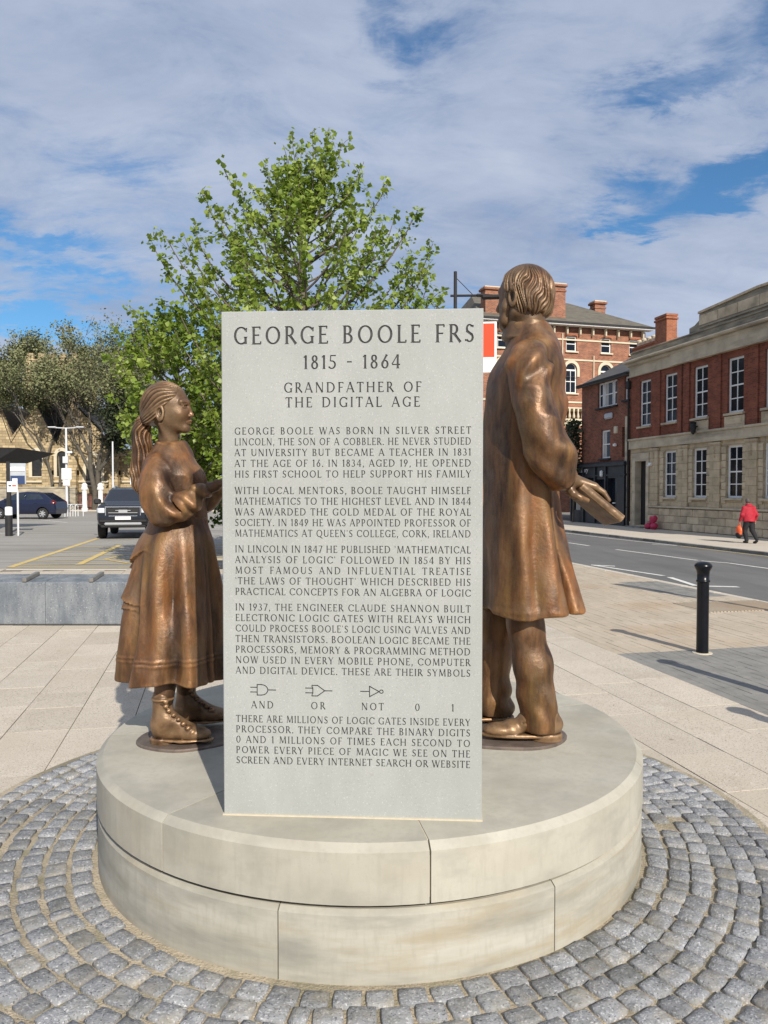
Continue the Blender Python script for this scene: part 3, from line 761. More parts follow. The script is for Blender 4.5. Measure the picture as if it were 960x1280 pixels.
m_.lathe([(0.95, 0.0), (PR - 0.013, 0.0), (PR - 0.013, 0.228), (PR - 0.04, 0.254), (0.95, 0.254)], n=96, cap=False)
m_.build('joint_mortar', 'mortar_line', ped)
m_ = MB(); m_.lathe([(0.9, .25), (PR - 0.05, .25), (PR - 0.04, .27), (PR - 0.05, .30), (0.9, .30)], n=96, cap=False); m_.build('bed_joint_shade', 'joint_dark', ped)  # dark coloured ring paints the shadow gap between the two tiers
# ------------------------------------------------------------------ inscribed slab: letters really cut into the face
GT, Gt = 0.145, 0.078
def _L(x0, y0, x1, y1, w, flare=0.45):
    dx, dy = x1 - x0, y1 - y0; l = sqrt(dx * dx + dy * dy); px, py = -dy / l, dx / l
    out = []
    for t, k in ((0, 1 + flare), (0.12, 1.06), (0.5, 0.94), (0.88, 1.06), (1, 1 + flare)):
        out.append((x0 + dx * t + px * w / 2 * k, y0 + dy * t + py * w / 2 * k))
    for t, k in ((1, 1 + flare), (0.88, 1.06), (0.5, 0.94), (0.12, 1.06), (0, 1 + flare)):
        out.append((x0 + dx * t - px * w / 2 * k, y0 + dy * t - py * w / 2 * k))
    return [out]
def _A(cx, cy, rx, ry, a0, a1, w=GT, n=None, thin=Gt):
    n = n or max(4, int(abs(a1 - a0) / 20)); q = []
    for i in range(n + 1):
        a = radians(a0 + (a1 - a0) * i / n); c = abs(cos(a))
        hw = (thin + (w - thin) * c) / 2
        q.append(((cx + (rx + hw - w / 2) * cos(a), cy + (ry + hw - thin / 2) * sin(a)), (cx + (rx - hw - w / 2) * cos(a), cy + (ry - hw - thin / 2) * sin(a))))
    return [[q[i][0], q[i + 1][0], q[i + 1][1], q[i][1]] for i in range(n)]
def _S(x, y0=0.0, y1=1.0, w=GT, s0=True, s1=True):
    r = _L(x, y0, x, y1, w, 0.12)
    for y, on, sg in ((y0, s0, 1), (y1, s1, -1)):
        if on: r += [[(x - w * 1.05, y), (x + w * 1.05, y), (x + w * 0.5, y + sg * 0.055), (x - w * 0.5, y + sg * 0.055)]]
    return r
def _H(x0, x1, y, w=Gt): return _L(x0, y, x1, y, w, 0.35)
def glyphs():
    G = {}
    G['A'] = (.76, _L(.04, 0, .36, 1, Gt) + _L(.36, 1, .71, 0, GT) + _H(.16, .58, .34) + [[(-.04, 0), (.14, 0), (.10, .05), (0, .05)], [(.58, 0), (.84, 0), (.78, .05), (.64, .05)]])
    G['B'] = (.64, _S(.13) + _H(.13, .32, .965) + _H(.13, .33, .53) + _H(.13, .33, .035) + _A(.30, .748, .24, .252, -90, 90) + _A(.31, .272, .29, .272, -90, 90))
    G['C'] = (.78, _A(.46, .5, .44, .5, 42, 318) + _L(.76, .70, .78, .93, Gt, .2) + _L(.77, .24, .78, .12, Gt, .2))
    G['D'] = (.86, _S(.13) + _H(.13, .36, .965) + _H(.13, .36, .035) + _A(.34, .5, .48, .5, -90, 90))
    G['E'] = (.58, _S(.13) + _H(.13, .52, .965) + _H(.13, .46, .52) + _H(.13, .55, .035) + _L(.51, .98, .50, .84, Gt, .1) + _L(.54, .02, .55, .17, Gt, .1))
    G['F'] = (.55, _S(.13) + _H(.13, .52, .965) + _H(.13, .46, .50) + _L(.51, .98, .50, .84, Gt, .1))
    G['G'] = (.84, _A(.46, .5, .44, .5, 42, 305) + _S(.72, .03, .44, GT, False) + _L(.76, .70, .78, .93, Gt, .2))
    G['H'] = (.84, _S(.13) + _S(.71) + _H(.13, .71, .52))
    G['I'] = (.27, _S(.135))
    G['J'] = (.36, _S(.2, -.05, 1, GT, False) + _L(.19, -.05, .0, -.2, Gt))
    G['K'] = (.72, _S(.13) + _L(.15, .46, .58, 1, Gt) + _L(.25, .56, .70, 0, GT))
    G['L'] = (.56, _S(.13) + _H(.13, .53, .035) + _L(.52, .02, .53, .17, Gt, .1))
    G['M'] = (1.0, _L(.12, 0, .17, 1, Gt) + _L(.17, 1, .50, .08, GT) + _L(.50, .08, .83, 1, Gt) + _L(.83, 1, .88, 0, GT) + [[(.02, 0), (.22, 0), (.17, .05), (.07, .05)], [(.76, 0), (1.0, 0), (.94, .05), (.82, .05)]])
    G['N'] = (.84, _S(.13, 0, 1, Gt) + _L(.12, 1, .71, .02, GT) + _S(.72, 0, 1, Gt, False))
    G['O'] = (.92, _A(.46, .5, .44, .5, 0, 360, n=22))
    G['P'] = (.60, _S(.13) + _H(.13, .32, .965) + _H(.13, .32, .45) + _A(.30, .71, .27, .29, -90, 90))
    G['Q'] = (.92, _A(.46, .5, .44, .5, 0, 360, n=22) + _L(.50, .06, .92, -.2, GT * .8))
    G['R'] = (.68, _S(.13) + _H(.13, .32, .965) + _H(.13, .32, .48) + _A(.30, .725, .25, .275, -90, 90) + _L(.32, .48, .68, 0, GT))
    G['S'] = (.56, _A(.28, .745, .22, .255, 30, 230, GT * .9) + _A(.28, .265, .25, .265, 60, -150, GT * .9) + _L(.10, .64, .44, .40, GT, 0) + _L(.47, .82, .485, .94, Gt, .2) + _L(.06, .17, .05, .06, Gt, .2))
    G['T'] = (.66, _S(.33, 0, 1, GT, True, False) + _H(.03, .63, .965) + _L(.04, .98, .03, .82, Gt, .1) + _L(.62, .98, .63, .82, Gt, .1))
    G['U'] = (.80, _S(.13, .3, 1, GT, False) + _S(.68, .3, 1, Gt, False) + _A(.405, .34, .342, .34, 180, 360))
    G['V'] = (.74, _L(.06, 1, .38, 0, GT) + _L(.38, 0, .69, 1, Gt))
    G['W'] = (1.08, _L(.05, 1, .31, 0, GT) + _L(.31, 0, .55, 1, Gt) + _L(.53, 1, .78, 0, GT) + _L(.78, 0, 1.03, 1, Gt))
    G['X'] = (.72, _L(.05, 1, .67, 0, GT) + _L(.06, 0, .65, 1, Gt))
    G['Y'] = (.70, _L(.04, 1, .36, .48, GT) + _L(.36, .48, .66, 1, Gt) + _S(.36, 0, .5, GT, True, False))
    G['Z'] = (.64, _H(.06, .58, .965) + _L(.57, .98, .06, .02, GT, .1) + _H(.05, .60, .035))
    G['0'] = (.66, _A(.33, .5, .31, .5, 0, 360, n=20))
    G['1'] = (.36, _S(.2, 0, 1, GT, True, False) + _L(.19, .97, .05, .84, Gt))
    G['3'] = (.54, _A(.22, .745, .24, .25, 140, -90, GT * .9) + _A(.22, .27, .29, .27, 90, -150, GT * .9))
    G['4'] = (.62, _S(.44, 0, 1, GT, True, False) + _L(.43, .99, .03, .30, Gt) + _H(.03, .62, .28))
    G['5'] = (.54, _H(.12, .50, .965) + _L(.13, .97, .10, .55, Gt) + _A(.20, .31, .31, .31, 110, -150, GT * .9))
    G['6'] = (.58, _A(.30, .31, .27, .31, 0, 360, n=18) + _L(.12, .38, .44, 1, GT * .9))
    G['7'] = (.54, _H(.04, .52, .965) + _L(.51, .97, .18, 0, GT * .9))
    G['8'] = (.56, _A(.28, .76, .22, .24, 0, 360, n=16) + _A(.28, .27, .26, .275, 0, 360, n=18))
    G['9'] = (.58, _A(.28, .69, .27, .31, 0, 360, n=18) + _L(.46, .62, .14, 0, GT * .9))
    dot = [[(.05, 0), (.12, -.015), (.19, 0), (.205, .07), (.19, .14), (.12, .155), (.05, .14), (.035, .07)]]
    G['.'] = (.22, dot); G[','] = (.22, dot + _L(.15, .06, .06, -.17, Gt, 0))
    G["'"] = (.18, _L(.09, 1.0, .07, .76, Gt * 1.1, .1)); G['`'] = (.18, _L(.07, 1.0, .11, .76, Gt * 1.1, .1))
    G['-'] = (.42, _H(.04, .38, .5, .09))
    G['&'] = (.82, _A(.32, .78, .19, .22, 0, 360, n=16, w=GT * .8) + _A(.30, .27, .27, .27, 60, 330, GT) + _L(.20, .68, .74, .02, GT) + _L(.52, .16, .70, .46, Gt))
    # logic gate signs, unit height
    ln = 0.085
    G['a'] = (2.3, _L(0, .72, .62, .72, ln, 0) + _L(0, .30, .62, .30, ln, 0) + _S(.62, 0, 1, ln, False, False) + _H(.62, 1.05, .965, ln) + _H(.62, 1.05, .035, ln) + _A(1.03, .5, .58, .5, -90, 90, ln, thin=ln) + _L(1.60, .5, 2.3, .5, ln, 0))
    G['o'] = (2.4, _L(0, .72, .72, .72, ln, 0) + _L(0, .30, .72, .30, ln, 0) + _A(.38, .5, .34, .62, -52, 52, ln, thin=ln) + _H(.58, 1.1, .965, ln) + _H(.58, 1.1, .035, ln) + _L(1.08, .97, 1.72, .5, ln, .1) + _L(1.08, .03, 1.72, .5, ln, .1) + _L(1.70, .5, 2.4, .5, ln, 0))
    G['n'] = (2.1, _L(0, .5, .82, .5, ln, 0) + _S(.82, 0, 1, ln, False, False) + _L(.80, .97, 1.66, .5, ln, .1) + _L(.80, .03, 1.66, .5, ln, .1) + _A(1.86, .5, .20, .19, 0, 360, ln, 14, ln))
    return G
GL = glyphs(); _cell = {}
def cell(ch):
    """triangulated character cell: (verts, background tris, letter tris, wall edges)"""
    if ch in _cell: return _cell[ch]
    adv, polys = GL[ch]
    x0, x1, y0, y1 = -0.07, adv + 0.07, -0.26, 1.06
    vs = [Vector(p) for p in rect(x0, y0, x1, y1)]; fs = [[0, 1, 2, 3]]
    for p in polys:
        p = [(min(max(a, x0 + .005), x1 - .005), b) for a, b in p]
        ar = sum(p[i][0] * p[(i + 1) % len(p)][1] - p[(i + 1) % len(p)][0] * p[i][1] for i in range(len(p)))
        if ar < 0: p = p[::-1]
        o = len(vs); vs += [Vector(q) for q in p]; fs.append(list(range(o, o + len(p))))
    ov, oe, of, _, _, org = delaunay_2d_cdt(vs, [], fs, 0, 1e-4, True)
    bgf, ltf = [], []
    for f, o in zip(of, org):
        if any(k > 0 for k in o): ltf.append(tuple(f))
        elif len(o): bgf.append(tuple(f))
    ed = {}
    for f in ltf:
        for i in range(len(f)): ed[(f[i], f[(i + 1) % len(f)])] = 1
    wall = [e for e in ed if (e[1], e[0]) not in ed]
    _cell[ch] = ([(p.x, p.y) for p in ov], bgf, ltf, wall, (x0, x1, y0, y1), adv)
    return _cell[ch]
SL_X = Vector((0.352 + 0.592, 2.788 - 2.843, 0)); SW = SL_X.length + 0.006; SH = 1.866
slab = thing('inscribed_slab', 'tall pale grey stone slab cut with the George Boole inscription, standing on the pedestal', 'stone slab',
             (-0.595, 2.843, 0.49), atan2(SL_X.y, SL_X.x))
def sx(px): return (px - 281.5) / 320.5 * SW + (0.0)
def sz(py): return (1018.5 - py) / 630.5 * SH
face, cut = MB(), MB(); DEP = 0.0035
def put_run(items, zb, hgt, kx=1.0):
    """items: (char, x) in slab metres; face band between is filled with plain quads; returns band z range"""
    zt, zbm = zb + 1.06 * hgt, zb - 0.26 * hgt
    x = 0.0
    for ch, cx in items:
        v, bgf, ltf, wall, (x0, x1, y0, y1), adv = cell(ch)
        a, b = cx + x0 * hgt * kx, cx + x1 * hgt * kx
        if a > x + 1e-6: face.add([(x, 0, zbm), (a, 0, zbm), (a, 0, zt), (x, 0, zt)], [(0, 1, 2, 3)])
        P = [(cx + p[0] * hgt * kx, 0, zb + p[1] * hgt) for p in v]
        face.add(P, bgf)
        dp = min(DEP, hgt * .12)
        Q = [(p[0], dp, p[2]) for p in P]; o = len(P)
        cut.add(P + Q, [tuple(i + o for i in f) for f in ltf] + [(e[1], e[0], e[0] + o, e[1] + o) for e in wall])
        x = b
    face.add([(x, 0, zbm), (SW, 0, zbm), (SW, 0, zt), (x, 0, zt)], [(0, 1, 2, 3)])
    return zbm, zt
bands = []
def line(text, px0, px1, py_top, py_base, wide=1.0):
    zb = sz(py_base); h = sz(py_top) - zb; x0, x1 = sx(px0), sx(px1)
    ws = text.split(' '); nl = sum(len(w) - 1 for w in ws); nw = len(ws) - 1
    nat = sum(GL[c][0] for w in ws for c in w) * h
    k = (x1 - x0 - (nl * .155 + nw * .56) * h) / nat
    k = min(max(k, .74), wide)
    left = x1 - x0 - nat * k; unit = left / (nl * .155 + nw * .56); ls, sp = .155 * unit, .56 * unit
    it = []; x = x0
    for w in ws:
        for i, c in enumerate(w): it.append((c, x)); x += GL[c][0] * h * k + (ls if i < len(w) - 1 else 0)
        x += sp
    bands.append(put_run(it, zb, h, k))
line('GEORGE BOOLE FRS', 296, 592, 407, 429, .95)
line('1815 - 1864', 382.5, 502, 443, 460)
line('GRANDFATHER OF', 358.5, 528, 476.2, 488.8)
line('THE DIGITAL AGE', 360.5, 526, 494.4, 507)
PARA = [(531.4, 13.36, ["GEORGE BOOLE WAS BORN IN SILVER STREET", "LINCOLN, THE SON OF A COBBLER. HE NEVER STUDIED", "AT UNIVERSITY BUT BECAME A TEACHER IN 1831", "AT THE AGE OF 16. IN 1834, AGED 19, HE OPENED", "HIS FIRST SCHOOL TO HELP SUPPORT HIS FAMILY"]),
        (605.2, 13.3, ["WITH LOCAL MENTORS, BOOLE TAUGHT HIMSELF", "MATHEMATICS TO THE HIGHEST LEVEL AND IN 1844", "WAS AWARDED THE GOLD MEDAL OF THE ROYAL", "SOCIETY. IN 1849 HE WAS APPOINTED PROFESSOR OF", "MATHEMATICS AT QUEEN'S COLLEGE, CORK, IRELAND"]),
        (678.1, 13.3, ["IN LINCOLN IN 1847 HE PUBLISHED `MATHEMATICAL", "ANALYSIS OF LOGIC' FOLLOWED IN 1854 BY HIS", "MOST FAMOUS AND INFLUENTIAL TREATISE", "`THE LAWS OF THOUGHT' WHICH DESCRIBED HIS", "PRACTICAL CONCEPTS FOR AN ALGEBRA OF LOGIC"]),
        (750.9, 13.25, ["IN 1937, THE ENGINEER CLAUDE SHANNON BUILT", "ELECTRONIC LOGIC GATES WITH RELAYS WHICH", "COULD PROCESS BOOLE'S LOGIC USING VALVES AND", "THEN TRANSISTORS. BOOLEAN LOGIC BECAME THE", "PROCESSORS, MEMORY & PROGRAMMING METHOD", "NOW USED IN EVERY MOBILE PHONE, COMPUTER", "AND DIGITAL DEVICE. THESE ARE THEIR SYMBOLS"])]
for y0, dy, lines in PARA:
    for i, t in enumerate(lines): line(t, 296.5, 588.5, y0 + i * dy, y0 + i * dy + 8.9)
def fixed(items, py_top, py_base):
    zb = sz(py_base); h = sz(py_top) - zb; out = []
    for text, pc, ls in items:
        w = sum(GL[c][0] for c in text) * h + (len(text) - 1) * ls * h; x = sx(pc) - w / 2
        for c in text: out.append((c, x)); x += GL[c][0] * h + ls * h
    bands.append(put_run(out, zb, h))
fixed([('a', 331, 0), ('o', 401, 0), ('n', 467.5, 0)], 852.3, 866.5)
fixed([('AND', 330, .30), ('OR', 400, .34), ('NOT', 468, .30), ('0', 523.5, 0), ('1', 567, 0)], 873.6, 882.8)
for i, t in enumerate(["THERE ARE MILLIONS OF LOGIC GATES INSIDE EVERY", "PROCESSOR. THEY COMPARE THE BINARY DIGITS", "0 AND 1 MILLIONS OF TIMES EACH SECOND TO", "POWER EVERY PIECE OF MAGIC WE SEE ON THE", "SCREEN AND EVERY INTERNET SEARCH OR WEBSITE"]):
    line(t, 296.5, 588.5, 891.6 + i * 13.1, 891.6 + i * 13.1 + 8.9)
ALL = sorted(bands)
z = 0.004
for a, b in ALL + [(SH - 0.003, SH)]:
    if a > z + 1e-6: face.add([(0, 0, z), (SW, 0, z), (SW, 0, a), (0, 0, a)], [(0, 1, 2, 3)])
    z = b
TH = 0.30
c_ = 0.003          # small arris all round
B = [(0, 0, .004), (SW, 0, .004), (SW, 0, SH - .003), (0, 0, SH - .003)]
o1 = [(-c_, c_, 0.004), (SW + c_, c_, 0.004), (SW + c_, c_, SH), (-c_, c_, SH)]; o2 = [(p[0], TH, p[2]) for p in o1]
face.add(B + o1 + o2, [(0, 3, 7, 4), (1, 5, 6, 2), (3, 2, 6, 7), (4, 7, 11, 8), (5, 9, 10, 6), (7, 6, 10, 11), (8, 11, 10, 9), (4, 8, 9, 5), (0, 4, 5, 1)])
face.build('stone_block', 'slab_stone', slab)
cut.build('inscription', 'cut_letter', slab)
m_ = MB(); m_.box((SW / 2, TH / 2 - .002, 0.002), (SW + .012, TH + .01, 0.006)); m_.build('mortar_bed', 'mortar_line', slab)
# ------------------------------------------------------------------ bronze girl (faces +x)
def irregular_plate(name, c, rx, ry, z, h, seed, parent, m='plate_bronze'):
    rg = random.Random(seed); n = 40; mb = MB(); o = []
    ph = [rg.uniform(0, 6.28) for _ in range(4)]
    for k in range(n):
        a = 2 * pi * k / n; r = 1 + .05 * sin(2 * a + ph[0]) + .035 * sin(3 * a + ph[1]) + .02 * sin(5 * a + ph[2])
        o.append((rx * r * cos(a), ry * r * sin(a)))
    V = [(c[0] + x, c[1] + y, z) for x, y in o] + [(c[0] + x, c[1] + y, z + h * .6) for x, y in o] + [(c[0] + x * .975, c[1] + y * .975, z + h) for x, y in o]
    F = [tuple(range(2 * n, 3 * n))] + [(r * n + k, r * n + (k + 1) % n, (r + 1) * n + (k + 1) % n, (r + 1) * n + k) for r in range(2) for k in range(n)]
    mb.add(V, F); return mb.build(name, m, parent)
girl = thing('girl_statue', 'bronze statue of a girl with a ponytail and long full skirt, facing the slab edge', 'statue', (0, 0, 0))
GY = 3.76
irregular_plate('base_plate', (-0.965, 3.70), 0.225, 0.185, 0.49, 0.014, 4, girl)
# head ---------------------------------------------------------------
HYAW = radians(-7)
def turn(P):
    c, s = cos(-HYAW), sin(-HYAW); x, y = P[:, 0] + 1.062, P[:, 1] - GY
    return np.column_stack([x * c - y * s - 1.062, x * s + y * c + GY, P[:, 2]])
def turn_b(P):
    w = np.clip((P[:, 2] - 1.93) / .06, 0, 1)[:, None]
    return P * (1 - w) + turn(P) * w
def girl_face(P):
    P = turn_b(P); q = P.copy(); q[:, 1] = GY + np.abs(P[:, 1] - GY)          # symmetric
    d = ell(q, (-1.062, GY, 2.118), (0.112, 0.081, 0.106))
    d = smin(d, ell(q, (-1.008, GY, 2.066), (0.068, 0.053, 0.080)), 0.03)
    d = smin(d, cap(q, (-1.045, GY + .044, 2.045), (-0.968, GY + .012, 1.998), 0.020, 0.017), 0.035)   # jaw
    d = smin(d, ell(q, (-0.958, GY, 2.000), (0.017, 0.022, 0.017)), 0.018)        # chin
    d = smin(d, ell(q, (-0.988, GY + .036, 2.064), (0.028, 0.019, 0.022)), 0.03)  # cheek
    d = smin(d, cap(q, (-0.953, GY + .010, 2.127), (-0.966, GY + .048, 2.126), 0.010, 0.008), 0.014)   # brow
    d = smin(d, cap(q, (-0.953, GY, 2.112), (-0.930, GY, 2.066), 0.0075, 0.0095), 0.012)    # nose
    d = smin(d, ell(q, (-0.940, GY + .010, 2.061), (0.010, 0.008, 0.007)), 0.008)
    d = smax(d, -ell(q, (-0.940, GY + .033, 2.107), (0.021, 0.021, 0.0145)), 0.008)      # eye socket
    d = smin(d, ell(q, (-0.965, GY + .032, 2.105), (0.0145, 0.0155, 0.0125)), 0.003)
    d = smin(d, cap(q, (-0.950, GY + .020, 2.1175), (-0.962, GY + .048, 2.113), 0.0045, 0.0035), 0.003)   # upper lid
    d = smin(d, cap(q, (-0.954, GY + .021, 2.097), (-0.964, GY + .043, 2.098), 0.003, 0.003), 0.004)
    d = smax(d, -ell(q, (-0.952, GY + .033, 2.106), (0.006, 0.006, 0.0055)), 0.002)    # pupil cut
    d = smin(d, cap(q, (-0.9375, GY, 2.0375), (-0.949, GY + .019, 2.032), 0.0065, 0.003), 0.006)    # lips
    d = smin(d, cap(q, (-0.940, GY, 2.0255), (-0.950, GY + .016, 2.028), 0.0065, 0.003), 0.006)
    d = smax(d, -cap(q, (-0.930, GY, 2.0315), (-0.946, GY + .022, 2.0300), 0.0028, 0.002), 0.002)
    # ear
    e = q - V3(-1.058, GY + .083, 2.070)
    rr = np.sqrt((e[:, 0] / .017) ** 2 + (e[:, 2] / .031) ** 2)
    ear = np.sqrt(((rr - 1) * .019) ** 2 + (e[:, 1] - .10 * e[:, 0]) ** 2) - 0.0062
    ear = smin(ear, ell(e, (0.001, -.008, -.002), (.017, .010, .029)), .004)
    ear = smax(ear, -ell(e, (.002, .004, .002), (.0085, .012, .015)), .004)
    ear = smin(ear, ell(e, (.008, 0, -.027), (.008, .006, .008)), .004)
    d = smin(d, ear, 0.004)
    d = smin(d, cap(q, (-1.050, GY, 1.86), (-1.052, GY, 2.03), 0.050, 0.046), 0.03)
    d = smin(d, cap(q, (-1.03, GY + .012, 1.90), (-1.065, GY + .062, 2.02), .010, .010), .02)
    return d
sdf_obj('head', girl_face, (-1.20, GY - .13, 1.87), (-0.90, GY + .13, 2.24), 0.0030, 'bronze_pale', girl)
TIE = V3(-1.160, GY, 2.045)
def girl_hair(P):
    P = turn(P)
    d = ell(P, (-1.066, GY, 2.120), (0.116, 0.090, 0.109))
    d = smin(d, ell(P, (-1.100, GY, 2.070), (0.082, 0.084, 0.085)), 0.03)
    ax = V3(-0.965, GY, 2.165) - TIE; ax /= np.linalg.norm(ax)
    r = P - TIE; t = r @ ax; pr = r - t[:, None] * ax
    up = V3(-ax[2], 0, ax[0]); phi = np.arctan2(pr[:, 1], pr @ up)
    w = phi * 15 + 1.6 * np.sin(t * 26 + 1.2) + 0.9 * np.sin(phi * 4 + t * 11)
    d = d - 0.0042 * (np.abs(np.sin(w)) - 0.5) - 0.002 * np.sin(w * 2.3 + t * 30)
    # hairline: forehead swept back over the ear, nape
    yy = np.abs(P[:, 1] - GY)
    front = -0.972 - 0.9 * np.maximum(0, 2.150 - P[:, 2]) - 0.26 * yy + 0.20 * np.maximum(0, P[:, 2] - 2.17)
    front = np.maximum(front, -1.052 + 0.18 * (P[:, 2] - 2.10))
    d = smax(d, P[:, 0] - front, 0.012)
    d = smax(d, -ell(np.column_stack([P[:, 0], GY + yy, P[:, 2]]), (-1.052, GY + .092, 2.064), (.021, .030, .029)), .008)
    d = smax(d, 2.012 + 0.42 * (P[:, 0] + 1.15) - P[:, 2], 0.015)
    return d
sdf_obj('hair', girl_hair, (-1.22, GY - .13, 1.98), (-0.92, GY + .13, 2.25), 0.0034, 'bronze_pale', girl)
PT = [(-1.152, GY, 2.045, .022), (-1.180, GY - .004, 2.030, .028), (-1.190, GY - .008, 1.985, .036), (-1.186, GY - .012, 1.92, .039), (-1.188, GY - .020, 1.85, .036), (-1.198, GY - .030, 1.79, .032), (-1.196, GY - .036, 1.73, .023), (-1.180, GY - .04, 1.68, .008)]
def girl_tail(P):
    P = P - V3(.002, .022, 0)
    d = chain(P, PT, 0.03)
    cx = np.interp(-P[:, 2], [-p[2] for p in PT], [p[0] for p in PT]); cy = np.interp(-P[:, 2], [-p[2] for p in PT], [p[1] for p in PT])
    ph = np.arctan2(P[:, 1] - cy, P[:, 0] - cx)
    w = ph * 5 + 2.2 * np.sin(P[:, 2] * 17) + .8 * np.sin(P[:, 2] * 43 + ph)
    d = d - .0065 * (np.abs(np.sin(w)) ** .7 - .6) - .003 * np.sin(w * 2.6 + 1)
    tor = P - TIE; a = tor @ V3(-.85, 0, -.2)
    d2 = np.sqrt((np.sqrt(np.maximum(0, (tor ** 2).sum(1) - a * a)) - .025) ** 2 + a * a) - .008
    return smin(d, d2, .004)
sdf_obj('ponytail', girl_tail, (-1.29, GY - .1, 1.65), (-1.12, GY + .08, 2.09), 0.0038, 'bronze', girl)
# bodice with sleeves --------------------------------------------------
def side(P, s): q = P.copy(); q[:, 1] = GY + s * (P[:, 1] - GY); return q
RA = [(-1.090, 3.655, 1.830, .064), (-1.088, 3.618, 1.76, .067), (-1.076, 3.598, 1.68, .067), (-1.046, 3.586, 1.606, .062), (-0.990, 3.582, 1.602, .053), (-0.925, 3.592, 1.655, .048), (-0.862, 3.612, 1.700, .040)]
LA = [(-1.08, 3.865, 1.830, .066), (-1.05, 3.91, 1.70, .072), (-1.00, 3.92, 1.62, .064), (-0.91, 3.89, 1.675, .048), (-0.84, 3.85, 1.715, .040)]
def girl_bodice(P):
    P = P - V3(.018, 0, 0)
    d = loft(P, [(1.50, -1.020, GY, .135, .125), (1.56, -1.024, GY, .137, .128), (1.64, -1.034, GY, .145, .142), (1.71, -1.040, GY, .150, .155), (1.78, -1.050, GY, .143, .163), (1.85, -1.062, GY, .122, .150), (1.90, -1.060, GY, .096, .110), (1.945, -1.055, GY, .072, .072)], k=.015)
    d = smin(d, ell(P, (-.950, GY - .05, 1.745), (.038, .05, .06)), .06); d = smin(d, ell(P, (-.950, GY + .05, 1.745), (.038, .05, .06)), .06)
    arm = chain(P, RA, .06)
    s = P[:, 2] * 60 + P[:, 0] * 45
    arm = arm - .009 * wob(P, 19, 3) * np.clip((1.80 - P[:, 2]) * 9, .3, 1) - .008 * np.sin(s + 2.4 * wob(P, 9, 5)) * np.clip((P[:, 0] + 1.08) * 12, 0, 1)
    arm = arm - .010 * ridg(P, 11, 31) * np.clip((1.84 - P[:, 2]) * 6, 0, 1)
    arm = arm - .007 * np.sin(P[:, 2] * 38 - P[:, 0] * 30 + 2 * wob(P, 7, 11)) * np.exp(-((P[:, 2] - 1.62) / .07) ** 2)
    arm = arm + .012; d = d + .005
    d = smin(d, arm, .009); d = smin(d, chain(P, LA, .06), .03)
    # rolled cuff at the crook of the elbow
    c = P - V3(-.962, 3.584, 1.625); ax = V3(.80, .2, .54); ax /= np.linalg.norm(ax); a = c @ ax
    rr = np.sqrt(np.maximum((c ** 2).sum(1) - a * a, 0))
    d = smin(d, np.sqrt((rr - .050) ** 2 + (a * .6) ** 2) - .012, .012)
    # neckline piping
    c = P - V3(-1.054, GY, 1.915); ax = V3(.30, 0, .95); ax /= np.linalg.norm(ax); a = c @ ax
    rr = np.sqrt(np.maximum((c ** 2).sum(1) - a * a, 0))
    d = smin(d, np.sqrt((rr - .079) ** 2 + a * a) - .0055, .010)
    d = d - .006 * ridg(P, 13, 5, (1, 1, .5)) - .0055 * wob(P, 15, 8) - .0022 * wob(P, 40, 2) - .005 * np.sin(P[:, 0] * 55 + P[:, 2] * 24 + 2 * wob(P, 8, 6)) * np.exp(-((P[:, 2] - 1.60) / .09) ** 2)
    return d
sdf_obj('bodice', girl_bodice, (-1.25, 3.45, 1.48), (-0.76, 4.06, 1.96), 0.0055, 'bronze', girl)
def girl_hands(P):
    d = None
    for sg, (wx, wy, wz) in ((-1, (-.838, 3.615, 1.702)), (1, (-.815, 3.85, 1.718))):
        hx, hy, hz = wx + .115, wy - sg * .02, wz + .045
        q = cap(P, (wx - .03, wy, wz - .01), (wx + .05, wy - sg * .005, wz + .02), .030, .024)
        q = smin(q, rbox(P, ((wx + hx) / 2 + .03, (wy + hy) / 2, (wz + hz) / 2 + .012), (.042, .034, .014), .012), .02)
        for i in range(4):
            oy = (i - 1.5) * .017; L_ = (.052, .060, .056, .044)[i]
            a = (hx + .01, hy + oy, hz + .012); b = (hx + .01 + L_ * .6, hy + oy * .95, hz + .018); c = (hx + .01 + L_, hy + oy * .8, hz + .004)
            q = smin(q, cap(P, a, b, .0088, .0082), .004); q = smin(q, cap(P, b, c, .0082, .0066), .004)
        q = smin(q, chain(P, [(hx - .05, hy - sg * .03, hz), (hx - .01, hy - sg * .052, hz + .016, .01), ], .01) if False else cap(P, (hx - .05, hy - sg * .028, hz), (hx + .005, hy - sg * .05, hz + .022), .011, .008), .01)
        d = q if d is None else np.minimum(d, q)
    return d
sdf_obj('hands', girl_hands, (-0.90, 3.52, 1.65), (-0.62, 3.92, 1.84), 0.004, 'bronze_dark', girl)
